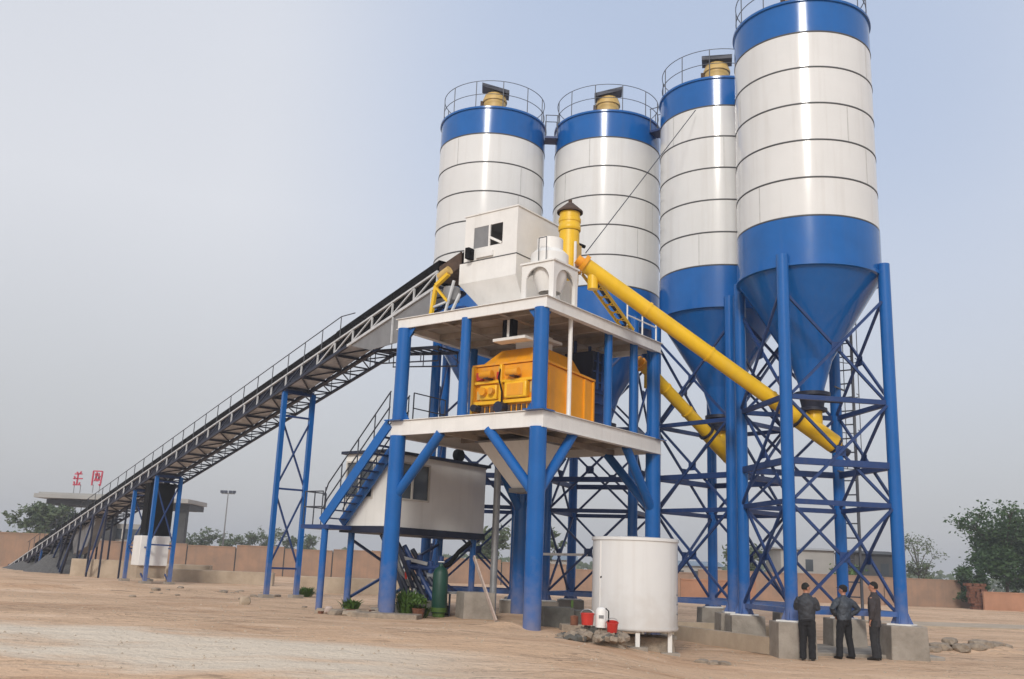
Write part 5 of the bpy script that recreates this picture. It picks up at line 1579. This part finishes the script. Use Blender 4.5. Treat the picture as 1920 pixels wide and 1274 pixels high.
def person(x, y, face, label, pose, top_m, leg_m, scale, hat, bulk=1.0, long_coat=False, head_turn=0.0, legs=0.10):
    z = tz(x, y)
    root = thing('person', label, 'person', (x, y, z), face)
    root.scale = (scale, scale, scale)
    # local frame: person looks along -Y, left hand at +X
    V = Vector
    hip = [V((s_ * 0.09, 0, 0.92)) for s_ in (-1, 1)]
    knee = [V((s_ * (0.09 + legs * 0.5), -0.02, 0.50)) for s_ in (-1, 1)]
    ank = [V((s_ * (0.09 + legs), 0.02, 0.09)) for s_ in (-1, 1)]
    sh = [V((s_ * 0.175, 0.0, 1.405)) for s_ in (-1, 1)]
    elb, wri, hnd, curl = pose['elbow'], pose['wrist'], pose['hand'], pose.get('curl', V((0, 0, -1)))
    elb, wri, hnd = [V(e) for e in elb], [V(e) for e in wri], [V(e) for e in hnd]
    ct_, st__ = math.cos(head_turn), math.sin(head_turn)
    def hp(a, b, c):            # head-local point (front = -Y) turned about the neck
        return V((a * ct_ - b * st__, a * st__ + b * ct_, c))
    # ---- one continuous body
    b = MB()
    b.loft([((0, 0, 0.86), (0.14, 0, 0), (0, 0.10, 0)), ((0, 0, 0.98), (0.15, 0, 0), (0, 0.10, 0)), ((0, 0, 1.15), (0.13, 0, 0), (0, 0.095, 0)), ((0, 0, 1.32), (0.16, 0, 0), (0, 0.105, 0)), ((0, 0.005, 1.42), (0.15, 0, 0), (0, 0.085, 0)), ((0, 0.01, 1.47), (0.07, 0, 0), (0, 0.065, 0))], 20)
    b.path([(0, 0.012, 1.43), (0, 0.01, 1.50), (0, 0.0, 1.58)], [0.065, 0.056, 0.055], 14)
    hc = V((0, -0.01, 1.645))
    def head_ball(c, rx, ry, rz):
        q = MB().ball((0, 0, 0), rx, ry, rz, 18, 14)
        vs = [hp(v[0] + c[0], v[1] + c[1], v[2] + c[2]) for v in q.v]
        b.add(vs, q.f)
    head_ball((0, 0.0, 1.655), 0.076, 0.094, 0.105)
    head_ball((0, -0.03, 1.595), 0.058, 0.062, 0.06)
    head_ball((0, -0.103, 1.632), 0.014, 0.022, 0.024)
    head_ball((0, -0.09, 1.59), 0.026, 0.012, 0.010)
    head_ball((0, -0.082, 1.665), 0.055, 0.02, 0.014)
    for s_ in (-1, 1):
        head_ball((s_ * 0.078, 0.005, 1.64), 0.012, 0.022, 0.034)
        k = 0 if s_ < 0 else 1
        b.path([hip[k], knee[k], ank[k], ank[k] + V((0, -0.03, -0.06))], [0.085, 0.055, 0.040, 0.035], 14)
        b.path([sh[k], elb[k], wri[k]], [0.052, 0.042, 0.030], 12)
        # hand: palm + five fingers
        d = (hnd[k] - wri[k]).normalized()
        side = d.cross(V((0, 1, 0.2)))
        if side.length < 0.1: side = V((1, 0, 0))
        side.normalize()
        nrm = side.cross(d).normalized()
        b.loft([(wri[k], side * 0.028, nrm * 0.020), (wri[k] + d * 0.045, side * 0.040, nrm * 0.017), (wri[k] + d * 0.09, side * 0.040, nrm * 0.014)], 12)
        for fi, (o_, ln) in enumerate(((-0.030, 0.062), (-0.010, 0.075), (0.011, 0.070), (0.031, 0.055))):
            f0 = wri[k] + d * 0.08 + side * o_
            f1 = f0 + d * ln * 0.55 + nrm * 0.006
            f2 = f1 + d * ln * 0.35 + nrm * 0.022
            b.path([f0, f1, f2], [0.0095, 0.0090, 0.0075], 8)
        t0 = wri[k] + d * 0.03 - side * 0.03
        b.path([t0, t0 + d * 0.035 - side * 0.022, t0 + d * 0.065 - side * 0.024 + nrm * 0.012], [0.012, 0.010, 0.008], 8)
    body = b.build('body', M['skin'], root, smooth=180)
    rm = body.modifiers.new('join', 'REMESH')
    rm.mode = 'VOXEL'; rm.voxel_size = 0.0085; rm.use_smooth_shade = True
    sm_ = body.modifiers.new('soft', 'SMOOTH'); sm_.factor = 0.5; sm_.iterations = 2
    # eyes, set at half head height
    for s_ in (-1, 1):
        q = MB().ball((0, 0, 0), 0.011, 0.008, 0.008, 8, 6)
        o = hp(s_ * 0.030, -0.088, 1.648)
        MB().add([V(v) + o for v in q.v], q.f).build('eye', M['hair'], body)
    # ---- jacket
    j = MB()
    low = 0.74 if long_coat else 0.90
    bl = bulk
    j.loft([((0, 0.005, low), (0.185, 0, 0), (0, 0.135, 0)),
            ((0, 0.0, 0.98), (0.175 * bl, 0, 0), (0, 0.132 * bl, 0)),
            ((0, 0.0, 1.12), (0.178 * bl, 0, 0), (0, 0.135 * bl, 0)),
            ((0, 0.0, 1.28), (0.20 * bl, 0, 0), (0, 0.145 * bl, 0)),
            ((0, 0.005, 1.39), (0.205, 0, 0), (0, 0.125, 0)),
            ((0, 0.01, 1.455), (0.15, 0, 0), (0, 0.09, 0)),
            ((0, 0.01, 1.50), (0.075, 0, 0), (0, 0.072, 0)),
            ((0, 0.008, 1.535), (0.072, 0, 0), (0, 0.070, 0))], 24)
    for k in (0, 1):
        u = sh[k].lerp(elb[k], 0.5)
        l_ = elb[k].lerp(wri[k], 0.5)
        j.path([sh[k] - V(((-1, 1)[k] * 0.04, 0, 0)), u, elb[k], l_, wri[k].lerp(elb[k], 0.06)], [0.082 * bl, 0.078 * bl, 0.066 * bl, 0.060 * bl, 0.047 * bl], 14)
    jo = j.build('jacket', M[top_m], root, smooth=180)
    rm = jo.modifiers.new('join', 'REMESH')
    rm.mode = 'VOXEL'; rm.voxel_size = 0.014; rm.use_smooth_shade = True
    sm_ = jo.modifiers.new('soft', 'SMOOTH'); sm_.factor = 0.5; sm_.iterations = 3
    dt = bpy.data.textures.get('cloth_folds') or bpy.data.textures.new('cloth_folds', 'CLOUDS')
    dt.noise_scale = 0.09
    dp = jo.modifiers.new('folds', 'DISPLACE'); dp.texture = dt; dp.strength = 0.030; dp.mid_level = 0.5
    if not long_coat:
        MB().lathe([(0.178, 0.0), (0.188, 0.01), (0.188, 0.05), (0.178, 0.06)], 24).build('waistband', M['cloth_black'], root, loc=(0, 0.003, 0.89)).scale = (1, 0.75, 1)
    # ---- trousers
    t_ = MB()
    t_.loft([((0, 0.0, 0.80), (0.165, 0, 0), (0, 0.115, 0)), ((0, 0.0, 0.92), (0.165, 0, 0), (0, 0.12, 0)), ((0, 0.0, 1.0), (0.155, 0, 0), (0, 0.115, 0))], 20)
    for k in (0, 1):
        t_.path([hip[k] + V((0, 0, -0.02)), hip[k].lerp(knee[k], 0.5), knee[k], knee[k].lerp(ank[k], 0.6), ank[k] + V((0, 0.0, -0.045))], [0.108, 0.105, 0.088, 0.082, 0.084], 16)
    to = t_.build('trousers', M[leg_m], root, smooth=180)
    rm = to.modifiers.new('join', 'REMESH')
    rm.mode = 'VOXEL'; rm.voxel_size = 0.013; rm.use_smooth_shade = True
    sm_ = to.modifiers.new('soft', 'SMOOTH'); sm_.factor = 0.5; sm_.iterations = 3
    dp = to.modifiers.new('folds', 'DISPLACE'); dp.texture = dt; dp.strength = 0.022; dp.mid_level = 0.5
    # ---- shoes
    for k in (0, 1):
        s_ = MB()
        a = ank[k]
        s_.loft([((a.x, a.y + 0.07, 0.035), (0.028, 0, 0), (0, 0, 0.034)), ((a.x, a.y + 0.02, 0.055), (0.042, 0, 0), (0, 0, 0.054)), ((a.x, a.y - 0.06, 0.05), (0.043, 0, 0), (0, 0, 0.048)), ((a.x, a.y - 0.14, 0.036), (0.046, 0, 0), (0, 0, 0.034)), ((a.x, a.y - 0.20, 0.026), (0.030, 0, 0), (0, 0, 0.022))], 14)
        s_.build('shoe', M['shoe'], root)
    # ---- hair / cap
    h_ = MB()
    q = MB().ball((0, 0, 0), 1, 1, 1, 24, 16)
    vs = []
    for v in q.v:
        vv = V(v)
        zc = vv.z
        front = -vv.y
        lim = -0.05 if front > 0.2 else -0.55
        zc = max(zc, lim + 0.5 * max(0, front))
        vs.append(hp(vv.x * 0.086, 0.012 + vv.y * 0.100, 1.668 + zc * 0.108))
    h_.add(vs, q.f)
    hair = h_.build('hair', M['hair'], root)
    if hat:
        c_ = MB()
        vs = [hp(V(v).x * 0.094, 0.005 + V(v).y * 0.110, 1.70 + max(0.0, v[2]) * 0.088) for v in q.v]
        c_.add(vs, q.f)
        pk_ = [hp(0.075 * math.cos(a), -0.085 - 0.085 * math.sin(a), 1.703) for a in [math.pi * i / 10 for i in range(11)]]
        c_.prism(pk_, (0, 0, 0.012))
        c_.build('cap', M['cloth_black'], root)
    return root

# person nearest the front leg: seen from behind, arms folded, chin turned right
person(7.42, 24.30, R(180 - 25), 'person in black trousers and puffy jacket with folded arms by the front silo leg',
       {'elbow': [(-0.245, -0.06, 1.19), (0.245, -0.06, 1.19)], 'wrist': [(-0.06, -0.23, 1.22), (0.10, -0.24, 1.36)], 'hand': [(0.04, -0.24, 1.24), (0.06, -0.17, 1.50)]},
       'cloth_navy', 'cloth_black', 1.03, False, bulk=1.12, head_turn=R(-45), legs=0.02)
person(8.56, 24.98, R(180 + 20), 'person in a cap with hands on hips, standing middle of the three',
       {'elbow': [(-0.40, 0.07, 1.20), (0.40, 0.07, 1.20)], 'wrist': [(-0.22, -0.06, 1.02), (0.22, -0.06, 1.02)], 'hand': [(-0.15, -0.12, 0.97), (0.15, -0.12, 0.97)]},
       'cloth_navy2', 'cloth_black', 1.0, True, bulk=1.12, head_turn=R(30), legs=0.10)
person(9.24, 24.75, R(180 + 55), 'person in a long charcoal jacket with arms down, rightmost of the three',
       {'elbow': [(-0.245, 0.03, 1.14), (0.245, 0.03, 1.14)], 'wrist': [(-0.24, -0.03, 0.90), (0.24, -0.03, 0.90)], 'hand': [(-0.235, -0.06, 0.80), (0.235, -0.06, 0.80)]},
       'cloth_char', 'cloth_grey', 1.06, False, bulk=0.98, long_coat=True, head_turn=R(10), legs=0.0)

# ------------------------------------------------------------------ haze in the air
hz_ = MB().box(-705, 705, -65, 905, -1.5, 21.5).build('haze', None, smooth=0)
hm = bpy.data.materials.new('haze_air')
hm.use_nodes = True
hN = hm.node_tree.nodes
hN.remove(hN['Principled BSDF'])
pv = hN.new('ShaderNodeVolumePrincipled')
pv.inputs['Color'].default_value = (0.93, 0.95, 1.0, 1)
pv.inputs['Density'].default_value = 0.0011
pv.inputs['Anisotropy'].default_value = 0.2
hm.node_tree.links.new(pv.outputs[0], hN['Material Output'].inputs['Volume'])
hz_.data.materials.append(hm)
tag(hz_, 'pale haze in the air over the whole yard', 'haze', kind='stuff')
